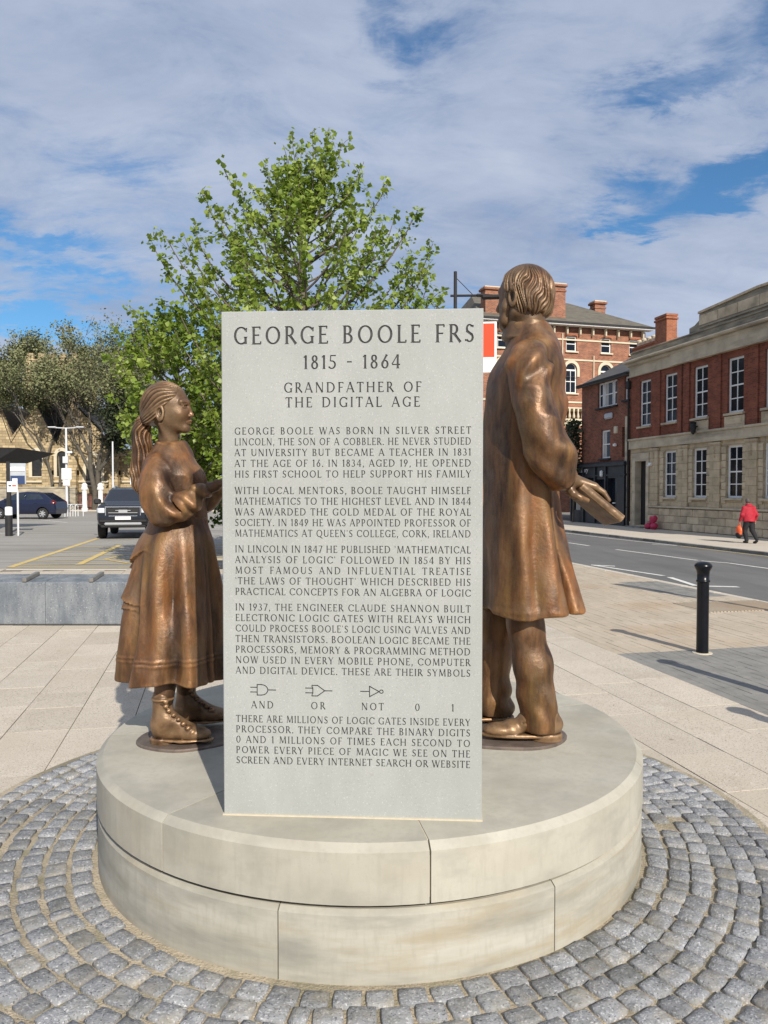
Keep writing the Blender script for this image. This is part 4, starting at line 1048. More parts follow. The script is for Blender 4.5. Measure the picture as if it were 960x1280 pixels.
# skirt -----------------------------------------------------------------
def fold_girl(th, z):
    ramp = np.clip((1.54 - z) / .35, 0, 1) ** .8
    a = th + .10 * np.sin(z * 4.1) + .05 * np.sin(z * 9 + th * 2)
    f = .072 * np.cos(7 * a + .7) + .048 * np.cos(12 * a + 2.1 + 1.2 * np.sin(z * 5)) + .016 * np.cos(19 * a + .3 + 3 * z)
    f = np.where(f < 0, f * 1.25, f * .85)
    sharp = -.11 * np.exp(-((np.mod(a * 1.0 + .62 + pi, 2 * pi) - pi) / .07) ** 2)
    f = ramp * (f + sharp * .5)
    # tiered drape at the back (left)
    bk = np.exp(-((np.mod(th - pi + pi, 2 * pi) - pi) / .62) ** 2)
    for (z1, ln, am) in ((1.365, .20, .16), (1.205, .15, .14), (1.09, .12, .09)):
        t = (z - z1 - .05 * np.sin(th * 3 + z1 * 20)) / ln
        f = f + bk * am * np.where((t >= 0) & (t < 1), (1 - t) ** 1.1, 0)
    # hem tucks
    for zz in (.895, .915): f = f + .016 * np.exp(-((z - zz) / .0065) ** 2)
    f = f + .010 * np.exp(-((z - .805) / .02) ** 2)
    return f
def girl_skirt(P):
    P = P - V3(.018, 0, 0)
    d = loft(P, [(.785, -1.042, GY, .255, .265), (.90, -1.042, GY, .248, .258), (1.05, -1.040, GY, .232, .238), (1.2, -1.036, GY, .213, .217), (1.35, -1.030, GY, .192, .196), (1.45, -1.026, GY, .172, .174), (1.53, -1.022, GY, .143, .138), (1.575, -1.022, GY, .134, .126)], fold_girl, .012)
    zc = .79 + .02 * np.sin(3 * np.arctan2(P[:, 1] - GY, P[:, 0] + 1.04))
    d = smax(d, zc - P[:, 2], .012)
    inner = ell(P, (-1.042, GY, .74), (.225, .235, .16))
    d = smax(d, -inner, .012)
    d = d - .0035 * wob(P, 14, 4) - .005 * ridg(P, 9, 14, (1, 1, .35)) * np.clip((1.5 - P[:, 2]) * 4, 0, 1)
    c = P - V3(-.925, 3.545, .985)                                   # knee pushing the cloth
    return smin(d, ell(P, (-.965, 3.60, 1.02), (.06, .055, .09)), .10)
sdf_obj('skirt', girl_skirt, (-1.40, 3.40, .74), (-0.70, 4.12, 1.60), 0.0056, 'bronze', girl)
# legs and boots ----------------------------------------------------------
def boot(P, hx, hy, yaw, L=.285):
    c, s = cos(yaw), sin(yaw); q = P - V3(hx, hy, .504)
    q = np.column_stack([q[:, 0] * c + q[:, 1] * s, -q[:, 0] * s + q[:, 1] * c, q[:, 2]])
    d = cap(q, (.055, 0, .22), (.052, 0, .10), .048, .047)
    d = smin(d, ell(q, (.055, 0, .075), (.060, .046, .060)), .03)
    d = smin(d, cap(q, (.075, 0, .115), (.18, 0, .058), .042, .034), .03)
    d = smin(d, ell(q, (.205, 0, .045), (.078, .046, .034)), .03)
    d = smin(d, ell(q, (.12, 0, .05), (.10, .040, .036)), .02)
    d = smax(d, .020 - q[:, 2], .01)
    sole = smax(ell(q, (.15, 0, .012), (.147, .050, .6)), np.abs(q[:, 2] - .019) - .0065, .006)
    sole = np.minimum(sole, smax(ell(q, (.05, 0, .01), (.055, .044, .6)), np.abs(q[:, 2] - .012) - .0135, .006))
    d = np.minimum(d, sole)
    d = smin(d, np.sqrt((np.hypot(q[:, 0] - .055, q[:, 1]) - .049) ** 2 + (q[:, 2] - .212) ** 2) - .006, .006)
    for i in range(8):                                      # scalloped button flap
        t = i / 7; bx, bz = .070 + .125 * max(0, t * 1.25 - .25), .205 - .145 * t
        by = -.040 + .006 * t
        d = smin(d, ell(q, (bx + .012, by, bz), (.0115, .010, .0115)), .004)
        d = smin(d, ell(q, (bx + .009, by - .008, bz), (.005, .006, .005)), .002)
    d = d - .003 * wob(q, 34, 2) * np.clip((.20 - q[:, 2]) * 8, 0, 1)
    return d
def leg_fn(P): return np.minimum(cap(P, (-1.045, 3.62, .70), (-1.03, 3.66, .90), .045, .062), cap(P, (-1.01, 3.90, .68), (-1.02, 3.88, .90), .045, .062))
sdf_obj('leg', leg_fn, (-1.14, 3.53, .66), (-.93, 3.98, .88), .008, 'bronze_dark', girl)
sdf_obj('boot', lambda P: boot(P, -1.103, 3.625, -.03), (-1.17, 3.54, .48), (-.77, 3.72, .76), .0042, 'boot_bronze', girl)
sdf_obj('boot', lambda P: boot(P, -1.065, 3.90, .10, .25), (-1.13, 3.80, .48), (-.74, 4.02, .76), .005, 'boot_bronze', girl)

# ------------------------------------------------------------------ bronze man (faces left, seen from behind his left shoulder)
man = thing('man_statue', 'tall bronze statue of a man in a long coat holding a book behind him', 'statue', (0, 0, 0))
irregular_plate('base_plate', (0.60, 3.79), 0.285, 0.255, 0.49, 0.014, 9, man)
MX, MY = 0.70, 3.82
def fold_man(th, z):
    r = np.clip((1.75 - z) / .5, 0, 1)
    a = th + .07 * np.sin(z * 3.6 + 1) + .03 * np.sin(z * 8)
    f = r * (.030 * np.cos(6 * a + 1.2) + .022 * np.cos(10 * a + .4) + .010 * np.cos(15 * a + z * 3))
    # vent between the skirts of the coat: a deep groove and a step outwards
    t = np.mod(a + .93 + pi, 2 * pi) - pi
    f = f - r * .11 * np.exp(-(t / .055) ** 2) + r * .07 * np.clip(t / .10, 0, 1) * np.exp(-np.maximum(t - .35, 0) / .5)
    f = f + .008 * np.exp(-((z - 1.135) / .015) ** 2)
    return f
SLV = [(.672, 3.606, 2.325, .092), (.664, 3.566, 2.24, .086), (.680, 3.526, 2.10, .079), (.715, 3.508, 1.97, .078), (.752, 3.508, 1.885, .080), (.790, 3.525, 1.81, .070), (.818, 3.542, 1.765, .060)]
def man_coat(P):
    d = loft(P, [(1.085, .725, MY, .258, .320), (1.2, .716, MY, .236, .305), (1.4, .698, MY, .200, .278), (1.6, .682, MY, .176, .255), (1.78, .678, MY, .176, .246), (1.95, .684, MY, .193, .238), (2.1, .694, MY, .197, .240), (2.24, .704, MY, .190, .246), (2.33, .720, MY, .158, .240), (2.40, .734, MY, .130, .200), (2.455, .728, MY, .112, .140), (2.52, .710, MY, .098, .105)], fold_man, .02)
    zc = 1.105 + .012 * np.sin(4 * np.arctan2(P[:, 1] - MY, P[:, 0] - .73)) + .05 * np.clip((P[:, 0] - .88) * 6, 0, 1)
    d = smax(d, zc - P[:, 2], .015)
    d = smax(d, -ell(P, (.735, MY, 1.03), (.235, .285, .20)), .015)
    arm = chain(P, SLV, .08)
    tw = P[:, 2] * 34 + P[:, 0] * 22 + 1.5 * wob(P, 7, 3)
    near_elbow = np.exp(-((P[:, 2] - 1.88) / .14) ** 2); sh = np.exp(-((P[:, 2] - 2.27) / .08) ** 2)
    arm = arm - .009 * np.sin(tw) * near_elbow - .007 * wob(P, 15, 6) - .010 * np.sin(P[:, 2] * 40 - P[:, 0] * 50 + wob(P, 8, 1)) * sh
    arm = arm - .011 * ridg(P, 9, 41) * np.clip((2.36 - P[:, 2]) * 6, 0, 1) + .010
    d = smin(d, arm, .007)
    # cuff with a turned edge
    c = P - V3(.820, 3.543, 1.762); ax = V3(.52, .17, -.84); ax /= np.linalg.norm(ax); a = c @ ax
    rr = np.sqrt(np.maximum((c ** 2).sum(1) - a * a, 0))
    d = smin(d, smax(np.abs(rr - .057) - .008, np.abs(a) - .022, .006), .006)
    # diagonal drag folds across the back and from the armpit
    u = P[:, 2] * .8 - P[:, 0] * .6
    d = d - .010 * np.sin(u * 34 + 2.2 * wob(P, 5, 9)) * np.exp(-((P[:, 2] - 2.05) / .24) ** 2) * np.clip((P[:, 0] - .70) * 8, 0, 1)
    d = d - .0065 * wob(P, 10, 4) - .0025 * wob(P, 34, 7) - .007 * ridg(P, 6.5, 17, (1, 1, .4))
    v = P[:, 0] * 9 + P[:, 1] * 5; d = d - .010 * np.sin(v * 4.2 + P[:, 2] * 2.5 + 1.6 * wob(P, 3, 21)) * np.clip((2.0 - P[:, 2]) * 2, 0, 1) * np.clip((P[:, 2] - 1.1) * 3, .25, 1)
    # far arm
    d = smin(d, chain(P, [(.70, 4.05, 2.31, .095), (.67, 4.11, 2.1, .09), (.58, 4.10, 1.92, .08), (.45, 4.02, 1.86, .06)], .06), .03)
    return d
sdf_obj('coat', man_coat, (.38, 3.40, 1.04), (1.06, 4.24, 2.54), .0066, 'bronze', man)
def man_collar(P):
    c = P - V3(.716, MY, 2.478); ax = V3(.24, -.03, .97); ax /= np.linalg.norm(ax); a = c @ ax
    pr = c - a[:, None] * ax; rr = np.linalg.norm(pr, axis=1)
    R_ = .104 - .22 * a + .008 * np.sin(3 * np.arctan2(pr[:, 1], pr[:, 0]))
    d = smax(np.abs(rr - R_) - .010, np.abs(a + .004) - .055, .010)
    # lapel rolling down the front
    lap = chain(P, [(.63, 3.70, 2.46, .026), (.575, 3.64, 2.38, .030), (.535, 3.635, 2.27, .028), (.505, 3.66, 2.12, .020), (.49, 3.70, 1.98, .010)], .03)
    lap2 = chain(P, [(.60, 3.92, 2.47, .026), (.54, 3.94, 2.36, .030), (.50, 3.92, 2.2, .02)], .03)
    pass
    d = smin(d, cap(P, (.688, MY, 2.40), (.672, MY + .005, 2.56), .088, .080), .02)
    return d - .002 * wob(P, 25, 2)
sdf_obj('collar', man_collar, (.42, 3.55, 1.95), (.86, 4.05, 2.60), .0055, 'bronze_pale', man)
# head looking away to the left
FY = radians(136); fh = V3(cos(FY), sin(FY), 0); lh = V3(-sin(FY), cos(FY), 0)
HM = V3(.690, 3.815, 2.655); RH = np.array([fh, lh, V3(0, 0, 1)]).T
def man_head(P):
    q = (P - HM) @ RH; q[:, 1] = np.abs(q[:, 1])
    d = ell(q, (0, 0, .015), (.128, .108, .132))
    d = smin(d, ell(q, (.062, 0, -.060), (.072, .070, .095)), .03)
    d = smin(d, ell(q, (.100, 0, -.135), (.030, .034, .030)), .03)
    d = smin(d, cap(q, (-.01, .082, -.09), (.09, .03, -.135), .026, .024), .03)
    d = smin(d, cap(q, (.122, 0, .02), (.150, 0, -.042), .011, .017), .015)
    d = smin(d, cap(q, (.117, .012, .034), (.098, .062, .030), .014, .010), .02)
    d = smax(d, -ell(q, (.128, .040, .008), (.022, .022, .014)), .012)
    d = smin(d, ell(q, (.100, .038, .006), (.016, .017, .014)), .004)
    d = smin(d, cap(q, (.128, 0, -.078), (.112, .028, -.084), .010, .005), .008)
    d = smin(d, cap(q, (.124, 0, -.095), (.110, .024, -.095), .011, .005), .008)
    e = q - V3(-.012, .112, -.022)
    rr = np.sqrt((e[:, 0] / .022) ** 2 + (e[:, 2] / .038) ** 2)
    ear = np.sqrt(((rr - 1) * .024) ** 2 + (e[:, 1] + .25 * e[:, 0] - .004) ** 2) - .0085
    ear = smin(ear, ell(e, (.002, -.008, 0), (.022, .012, .036)), .005)
    ear = smax(ear, -ell(e, (.006, .008, .002), (.011, .014, .02)), .004)
    d = smin(d, ear, .005)
    return smin(d, cap(q, (-.03, 0, -.22), (-.02, 0, -.03), .080, .085), .04)
sdf_obj('head', man_head, HM - V3(.2, .2, .22), HM + V3(.2, .2, .17), .0055, 'bronze_pale', man)
def man_hair(P):
    q = (P - HM) @ RH; ya = np.abs(q[:, 1])
    d = ell(q, (-.008, 0, .014), (.142, .126, .139))
    d = smin(d, ell(q, (-.045, 0, -.050), (.088, .106, .078)), .04)
    cr = q - V3(-.02, .01, .10); az = np.arctan2(cr[:, 1], -cr[:, 0]); dn = np.clip((.15 - q[:, 2]) / .25, 0, 1.3)
    w = az * (10.5) + 1.1 * np.sin(dn * 4 + az * 2) + .8 * np.sin(dn * 8 + az * 5 + 1) + .6 * wob(q, 30, 12)
    env = np.clip(dn * 2.4, .15, 1)
    d = d - env * (.0085 * (np.abs(np.sin(w)) ** .6 - .62) + .0042 * (np.abs(np.sin(w * 2.3 + dn * 3)) - .5) + .003 * np.sin(w * 5.1 + 2))
    d = smin(d, chain(P, [tuple(HM + RH @ V3(-.102 + .25 * abs(t), t, -.076)) + (.017,) for t in (-.075, -.04, 0, .04, .075)], .02) - .008 * np.sin(az * 21 + 1.4), .02)       # curl at the nape
    low = -.108 + .012 * np.sin(az * 9) + .006 * np.sin(az * 21 + 1) + .05 * np.clip(q[:, 0] * 9 + .1, 0, 1)
    d = smax(d, low - q[:, 2], .012)
    d = smax(d, q[:, 0] - (.050 + .55 * np.maximum(0, q[:, 2] - .055) - .06 * np.clip((.03 - q[:, 2]) * 20, 0, 1)), .015)
    d = smax(d, -ell(np.column_stack([q[:, 0], ya, q[:, 2]]), (-.002, .128, -.030), (.026, .042, .036)), .012)
    # side whiskers running under the jaw
    wk = chain(np.column_stack([q[:, 0], ya, q[:, 2]]), [(.035, .094, .0, .016), (.042, .088, -.06, .022), (.060, .066, -.115, .030), (.078, .02, -.150, .034)], .03)
    wk = wk - .007 * wob(q, 52, 4)
    return np.minimum(d, wk)
sdf_obj('hair', man_hair, HM - V3(.2, .2, .23), HM + V3(.2, .2, .18), .0034, 'bronze_pale', man)
# trousers ---------------------------------------------------------------
def man_trousers(P):
    near = chain(P, [(.658, 3.70, 1.22, .090), (.682, 3.69, 1.05, .082), (.716, 3.675, .86, .080), (.730, 3.675, .72, .080), (.746, 3.675, .62, .079), (.752, 3.675, .575, .085)], .05)
    far = chain(P, [(.62, 3.96, 1.22, .094), (.590, 3.96, 1.02, .085), (.572, 3.955, .84, .082), (.565, 3.95, .66, .082), (.560, 3.95, .59, .084)], .05)
    d = np.minimum(near, far)
    d = d - .0055 * np.sin(P[:, 2] * 34 + P[:, 0] * 26 + 2.4 * wob(P, 6, 3)) * np.exp(-((P[:, 2] - .66) / .07) ** 2) - .003 * np.sin(P[:, 0] * 34 - P[:, 2] * 8 + 1.5 * wob(P, 4, 5)) - .002 * wob(P, 14, 8) - .003 * ridg(P, 11, 3, (1.4, 1.4, .25))
    zc = .548 + .10 * np.clip((.70 - P[:, 0]) * 1.2, 0, .5) * (P[:, 1] < 3.82)
    return smax(d, zc - P[:, 2], .01)
sdf_obj('trousers', man_trousers, (.44, 3.55, .52), (.88, 4.08, 1.22), .0056, 'bronze', man)
def shoe(P, hx, hy, yaw):
    c, s = cos(yaw), sin(yaw); q = P - V3(hx, hy, .504)
    q = np.column_stack([q[:, 0] * c + q[:, 1] * s, -q[:, 0] * s + q[:, 1] * c, q[:, 2]])
    d = cap(q, (.075, 0, .15), (.075, 0, .085), .060, .062)
    d = smin(d, ell(q, (.068, 0, .075), (.078, .058, .060)), .03)
    d = smin(d, cap(q, (.11, 0, .105), (.235, 0, .058), .052, .036), .04)
    d = smin(d, ell(q, (.275, 0, .048), (.100, .053, .036)), .03)
    d = smax(d, .026 - q[:, 2], .012)
    d = d - .005 * np.sin(q[:, 0] * 70 - q[:, 2] * 40 + wob(q, 12, 3)) * np.exp(-((q[:, 0] - .20) / .05) ** 2) - .002 * wob(q, 30, 5)
    edge = np.abs(q[:, 2] - .118 + .32 * (q[:, 0] - .1)) 
    d = d + .004 * np.exp(-(edge / .006) ** 2) * (q[:, 0] > .02) * (q[:, 0] < .19)
    sole = smax(ell(q, (.19, 0, .02), (.193, .058, .8)), np.abs(q[:, 2] - .0275) - .0085, .008)
    heel = smax(ell(q, (.068, 0, .0), (.076, .058, .8)), np.abs(q[:, 2] - .017) - .0185, .008)
    return np.minimum(d, np.minimum(sole, heel))
sdf_obj('shoe', lambda P: shoe(P, .848, 3.665, pi - .02), (.43, 3.56, .49), (.90, 3.77, .70), .0048, 'boot_bronze', man)
sdf_obj('shoe', lambda P: shoe(P, .665, 3.95, pi + .06), (.24, 3.84, .49), (.72, 4.06, .70), .0055, 'boot_bronze', man)
# book and hand ------------------------------------------------------------
BL = V3(.775, .03, -.632); BL /= np.linalg.norm(BL)
BW = V3(-.10, .96, -.17); BW = BW - BL * (BW @ BL); BW /= np.linalg.norm(BW)
BT = np.cross(BL, BW); BT = BT if BT[2] > 0 else -BT
B0 = V3(.906, 3.520, 1.722)                      # near upper corner of the spine
RB = np.array([BL, BW, BT]).T
BCn = B0 + BL * .120 + BW * .085
def book_fn(P):
    q = (P - BCn) @ RB
    pages = rbox(q, (0, .0, 0), (.118, .083, .013), .003)
    cov = np.minimum(rbox(q, (0, .0, .0155), (.124, .090, .0038), .003), rbox(q, (0, 0, -.0155), (.124, .090, .0038), .003))
    sp = smax(np.sqrt((q[:, 1] + .080) ** 2 * 1.4 + q[:, 2] ** 2) - .0185, np.abs(q[:, 0]) - .124, .004)
    sp = sp - .0015 * wob(P, 70, 3)
    return np.minimum(np.minimum(pages, cov), sp)
book = sdf_obj('book', book_fn, BCn - V3(.19, .16, .17), BCn + V3(.19, .16, .17), .004, 'bronze_pale', man)
WR = V3(.846, 3.548, 1.738)
def hand_fn(P):
    pal = B0 + BL * .030 + BW * .040 + BT * .030
    kn = [B0 + BL * (.052 - .006 * i) + BW * (.012 + .021 * i) + BT * (.040 + .004 * (1.5 - abs(i - 1.5))) for i in range(4)]
    d = cap(P, WR - V3(.03, 0, -.04), WR + V3(.012, .002, .004), .038, .034)
    for k in kn: d = smin(d, cap(P, WR + V3(.014, .008, .008), k, .029, .0175), .018)
    for i, k in enumerate(kn):
        L_ = (.088, .098, .090, .070)[i]
        m1 = k + BL * L_ * .55 + BT * .004 - BW * .004; m2 = k + BL * L_ - BT * .010 - BW * .010
        d = smin(d, cap(P, k, m1, .0155, .0130), .006); d = smin(d, cap(P, m1, m2, .0132, .0098), .004)
    # thumb under the lower cover
    t0 = WR + V3(.000, -.010, -.022); t1 = B0 - BL * .010 + BW * .012 - BT * .052; t2 = B0 + BL * .028 + BW * .006 - BT * .048; t3 = B0 + BL * .062 + BW * .010 - BT * .034
    d = smin(d, cap(P, t0, t1, .024, .019), .018); d = smin(d, cap(P, t1, t2, .0175, .0145), .008); d = smin(d, cap(P, t2, t3, .0145, .0105), .004)
    return d - .0012 * wob(P, 60, 4)
sdf_obj('hand', hand_fn, WR - V3(.08, .08, .14), WR + V3(.20, .17, .10), .0038, 'bronze_pale', man)
for i in range(2):
    m_ = MB(); c = V3(.795 + i * .012, 3.492 + .004 * i, 1.745 - .026 * i)
    m_.lathe([(0.001, .0), (.007, .001), (.009, .004), (.007, .008), (.001, .0095)], n=10); o = m_.build('cuff_button', 'bronze_pale', man, smooth=True); o.location = c; o.rotation_euler = (pi / 2, 0, 0)
# ------------------------------------------------------------------ buildings on the far side of the street
def sash(parent, x, z0, w, h, cols=2, rows=4, y=0.10, sill=True, fr=0.095, bar=0.040, glass='glass', sill_m='stone_trim', arch=None, curtain=False):
    """window = frame with bars, each with glass and a sill below; lies in the wall opening"""
    fm = MB(); gx0, gx1 = x - w / 2, x + w / 2
    panes = []
    pw = (w - 2 * fr - (cols - 1) * bar) / cols
    mid = 0.06
    ph = (h - 2 * fr - mid - (rows - 2) * bar) / rows
    z = z0 + fr
    zs = []
    for r in range(rows):
        zs.append(z); z += ph + (mid if r == rows // 2 - 1 else bar)
    for c in range(cols):
        for r in range(rows):
            px = gx0 + fr + c * (pw + bar); top = zs[r] + ph
            panes.append(rect(px, zs[r], px + pw, top))
    if arch: outl = archpoly(gx0, z0, gx1, z0 + h, arch, 8); 
    else: outl = rect(gx0, z0, gx1, z0 + h)
    if arch:
        panes.append(archpoly(gx0 + fr, z0 + h + 0.02, gx1 - fr, z0 + h + 0.04, arch - fr, 8))
    fm.plate(outl, panes, y, y + 0.05)
    o = fm.build('window', 'white_paint', parent)
    g = MB(); hz = h + (arch or 0)
    pts = archpoly(gx0 + .01, z0 + .01, gx1 - .01, z0 + h, arch - .01, 8) if arch else rect(gx0 + .01, z0 + .01, gx1 - .01, z0 + h - .01)
    g.plate(pts, [], y + 0.035, y + 0.04, sides=False); g.build('pane', glass, o)
    if curtain:
        g = MB(); g.plate(rect(gx0 + .02, z0 + .1, gx0 + w * .42, z0 + h * .95), [], y + 0.033, y + 0.04, sides=False); g.build('curtain', 'curtain', o)
    if sill:
        b = MB(); b.box((x, -0.04 + y / 2, z0 - 0.05), (w + 0.22, 0.20 + y, 0.10), bev=0.01); b.build('sill', sill_m, o)
    return o
def pipe(parent, x, z0, z1, y=-0.09, m='black_matt', r=0.055):
    b = MB(); b.tube([(x, y, z0), (x, y, z1)], r, 8); b.box((x, y, z1 - .25), (.26, .2, .42), bev=.03)
    for z in np.arange(z0 + 1, z1 - .4, 1.8): b.box((x, y, z), (.17, .10, .06))
    return b.build('drainpipe', m, parent)
BROT = atan2(-D2.y, -D2.x)
o_ = US(22.0, 37.9, -0.25)
hall = thing('civic_building', 'long two storey red brick and pale stone building with tall white sash windows', 'building', o_, BROT)
LN = 19.0
GW = [3.7, 6.1, 8.55, 10.9, 13.3, 15.7, 18.1]; UWN = [1.4, 3.7, 6.1, 8.55, 10.9, 13.3, 15.7, 18.1]
gz0, gz1, uz0, uz1 = 1.62, 3.92, 5.32, 7.72
b = MB(); b.plate(rect(0.0, 0, LN, 4.45), [rect(x - .53, gz0, x + .53, gz1) for x in GW] + [rect(.55, .12, 1.75, 3.55)], 0, .28)
b.plate(rect(0, 4.45, 0.001, 4.46), [], 0, .01)
b.build('ground_floor_wall', 'ashlar', hall)
b = MB(); b.plate(rect(0.0, 4.45, LN, 8.02), [rect(x - .53, uz0, x + .53, uz1) for x in UWN], 0, .22); b.build('brick_wall', 'brick_deep', hall)
b = MB(); b.box((LN / 2, 4.3, 4.4), (LN, 8.0, 8.8)); 
b = MB(); b.add([(0, .5, 0), (LN, .5, 0), (LN, 9, 0), (0, 9, 0), (0, .5, 9.3), (LN, .5, 9.3), (LN, 9, 9.3), (0, 9, 9.3)], [(0, 1, 5, 4), (1, 2, 6, 5), (2, 3, 7, 6), (3, 0, 4, 7), (4, 5, 6, 7)])
b.add([(0, .002, 0), (0, .5, 0), (0, .5, 8.0), (0, .002, 8.0)], [(0, 1, 2, 3)])
b.build('rear_wall', 'brick_deep', hall)
# entablature, parapet and raised attic
b = MB(); b.box((LN / 2, .06, 8.30), (LN, .36, .56)); b.box((LN / 2, -.02, 8.66), (LN + .1, .56, .16), bev=.03); b.box((LN / 2, -.12, 8.80), (LN + .2, .76, .12), bev=.03)
b.box((11.5, -.06, 8.30), (15.0, .40, .558)); b.build('cornice', 'stone_trim', hall)
b = MB(); b.box((LN / 2, .16, 9.07), (LN, .40, .42)); b.box((LN / 2, .14, 9.30), (LN, .50, .07), bev=.02); b.build('parapet', 'stone_weathered', hall)
b = MB()
b.plate([(5.15, 9.30), (18.4, 9.30), (18.4, 9.75), (17.9, 9.95), (17.8, 10.1), (9.9, 10.3), (5.9, 10.12), (5.9, 9.85), (5.55, 9.68), (5.15, 9.62)], [], .02, .55)
b.add([(5.9, .02, 10.12), (9.9, .02, 10.3), (17.8, .02, 10.1), (17.8, .55, 10.1), (9.9, .55, 10.3), (5.9, .55, 10.12)], [(0, 1, 4, 5), (1, 2, 3, 4)])
b.box((11.9, -.01, 9.50), (11.8, .10, .09)); b.build('attic', 'stone_weathered', hall)
b = MB()
for (xa, za), (xb, zb_) in (((5.9, 10.14), (9.9, 10.32)), ((9.9, 10.32), (17.8, 10.12))):
    b.add([(xa, -.06, za), (xb, -.06, zb_), (xb, -.06, zb_ + .10), (xa, -.06, za + .10), (xa, .6, za + .0), (xb, .6, zb_), (xb, .6, zb_ + .10), (xa, .6, za + .10)], [(0, 1, 2, 3), (3, 2, 6, 7), (0, 4, 5, 1), (0, 3, 7, 4), (1, 5, 6, 2)])
b.build('attic_coping', 'stone_block', hall)
for x in np.arange(6.6, 17.5, 1.36):
    b = MB(); b.box((x, .005, 9.82), (1.34, .04, .46), bev=.012); b.build('attic_stone', 'stone_block', hall)
# string course between the storeys
b = MB(); b.box((LN / 2, -.05, 4.42), (LN, .14, .42)); b.box((LN / 2, -.09, 4.66), (LN, .22, .10), bev=.02); b.box((LN / 2, -.06, 4.19), (LN, .16, .06), bev=.015)
b.build('string_course', 'stone_trim', hall)
# brick pilasters of the upper floor, stone panels under some windows
for x in (2.55, 4.72, 5.0, 7.32, 9.72, 12.1, 14.5, 16.9):
    b = MB(); b.box((x, -.035, 6.36), (.62, .07, 3.30), bev=.008); b.build('brick_pilaster', 'brick_deep', hall)
for x in (6.1, 8.55, 10.9, 13.3, 15.7):
    b = MB(); b.box((x, -.03, 4.95), (1.32, .06, .48), bev=.015); b.box((x, -.05, 4.95), (1.0, .05, .28), bev=.02); b.build('stone_panel', 'stone_block', hall)
for x in UWN: sash(hall, x, uz0, 1.06, uz1 - uz0, 2, 4)
for x in GW: sash(hall, x, gz0, 1.06, gz1 - gz0, 2, 4)
# stone blocks: plinth courses and the quoined jambs beside the ground floor windows
bm_ = {}
def block(parent, c, d, m='stone_block'):
    k = tuple(round(v, 3) for v in d) + (m,)
    if k not in bm_:
        q = MB(); q.box((0, 0, 0), d, bev=.018); bm_[k] = q.build('stone_block', m, parent); o = bm_[k]
    else: o = link('stone_block', bm_[k].data, parent)
    o.location = c; return o
for r in range(3):
    x = 2.0 - (.45 if r % 2 else 0)
    while x < LN - .3:
        x0, x1 = max(x, 1.95), min(x + .93, LN); w = round(x1 - x0 - .012, 2)
        if w > .1: block(hall, ((x0 + x1) / 2, -.06, .19 + r * .345), (w, .16, .333))
        x += .945
for x in GW:
    for sgn in (-1, 1):
        for r in range(8):
            w = .34 if r % 2 else .30
            block(hall, (x + sgn * (.54 + w / 2), -.018, 1.45 + r * .318 + .159 - .09), (w, .05, .300))
b = MB(); b.box((LN / 2 + 1, -.08, 1.13), (LN - 2, .20, .09), bev=.02); b.build('plinth_moulding', 'stone_trim', hall)
for x in (2.4, 4.9, 7.32, 9.72, 12.1, 14.5, 16.9):
    b = MB(); b.box((x, -.055, 2.62), (.72, .11, 2.9), bev=.012); b.box((x, -.075, 4.06), (.80, .15, .10), bev=.02); b.box((x, -.075, 1.23), (.80, .15, .12), bev=.02)
    for k in range(4): b.lathe([(0.0, -.03), (.05, -.02), (.06, .02), (0.0, .05)], (x, -.12, 3.85 - .13 * k), 8)
    b.build('stone_pilaster', 'ashlar', hall)
b = MB(); b.plate(rect(.35, 0.02, 1.95, 3.9), [rect(.62, .10, 1.68, 3.5)], -.10, .28); b.build('door_surround', 'stone_trim', hall)
b = MB(); b.plate(rect(.5, .05, 1.8, 3.6), [], .27, .3); dr = b.build('door', 'black_matt', hall)
b = MB(); b.box((1.15, -.25, -.02), (1.5, .6, .18), bev=.015); b.build('door_step', 'kerb', hall)
b = MB(); b.box((2.18, -.16, 3.3), (.22, .16, .16), bev=.03); b.tube([(2.18, -.1, 3.3), (2.1, -.28, 3.2)], .05, 8); b.build('security_camera', 'white_paint', hall)
b = MB(); b.box((6.0, -.15, 4.92), (.06, .3, .06)); b.lathe([(.02, .28), (.13, .2), (.15, .05), (.09, -.18), (.03, -.25)], (6.0, -.30, 4.80), 10); b.box((5.85, -.2, 5.05), (.08, .3, .2)); b.build('wall_lantern', 'black_matt', hall)
pipe(hall, -.10, 0.05, 7.9)
# ---- dark brick shop house
shop = thing('shop_house', 'narrow dark red brick house with slate roof over a black painted shopfront', 'building', o_, BROT)
b = MB(); wins = [rect(-3.72, 6.75, -1.52, 8.22), rect(-.72, 6.9, -.22, 8.2), rect(-3.3, 3.80, -2.25, 5.45), rect(-.95, 3.80, -.3, 5.45)]
b.plate(rect(-5.75, 3.6, -.02, 8.35), wins, .02, .24); b.add([(-5.75, .02, 0), (-5.75, 8, 0), (-5.75, 8, 8.35), (-5.75, .02, 8.35)], [(3, 2, 1, 0)])
b.add([(-5.75, .02, 8.35), (-5.75, 7, 8.35), (-5.75, 3.5, 10.2)], [(0, 1, 2)]); b.build('brick_wall', 'brick_shop', shop)
b = MB(); b.add([(-5.95, -.28, 8.28), (0.02, -.28, 8.28), (0.02, 3.5, 10.28), (-5.95, 3.5, 10.28), (-5.95, 7.2, 8.2), (0.02, 7.2, 8.2)], [(0, 1, 2, 3), (3, 2, 5, 4)])
b.box((-2.97, -.2, 8.27), (5.95, .2, .16)); b.build('roof', 'slate_dark', shop)
ch = MB(); ch.box((0, 0, .6), (1.15, .66, 3.0)); ch.box((0, 0, 1.95), (1.28, .80, .12), bev=.02); ch.box((0, 0, 2.14), (1.22, .74, .12)); o = ch.build('chimney', 'brick_chimney', shop); o.location = (-1.95, 3.3, 9.75)
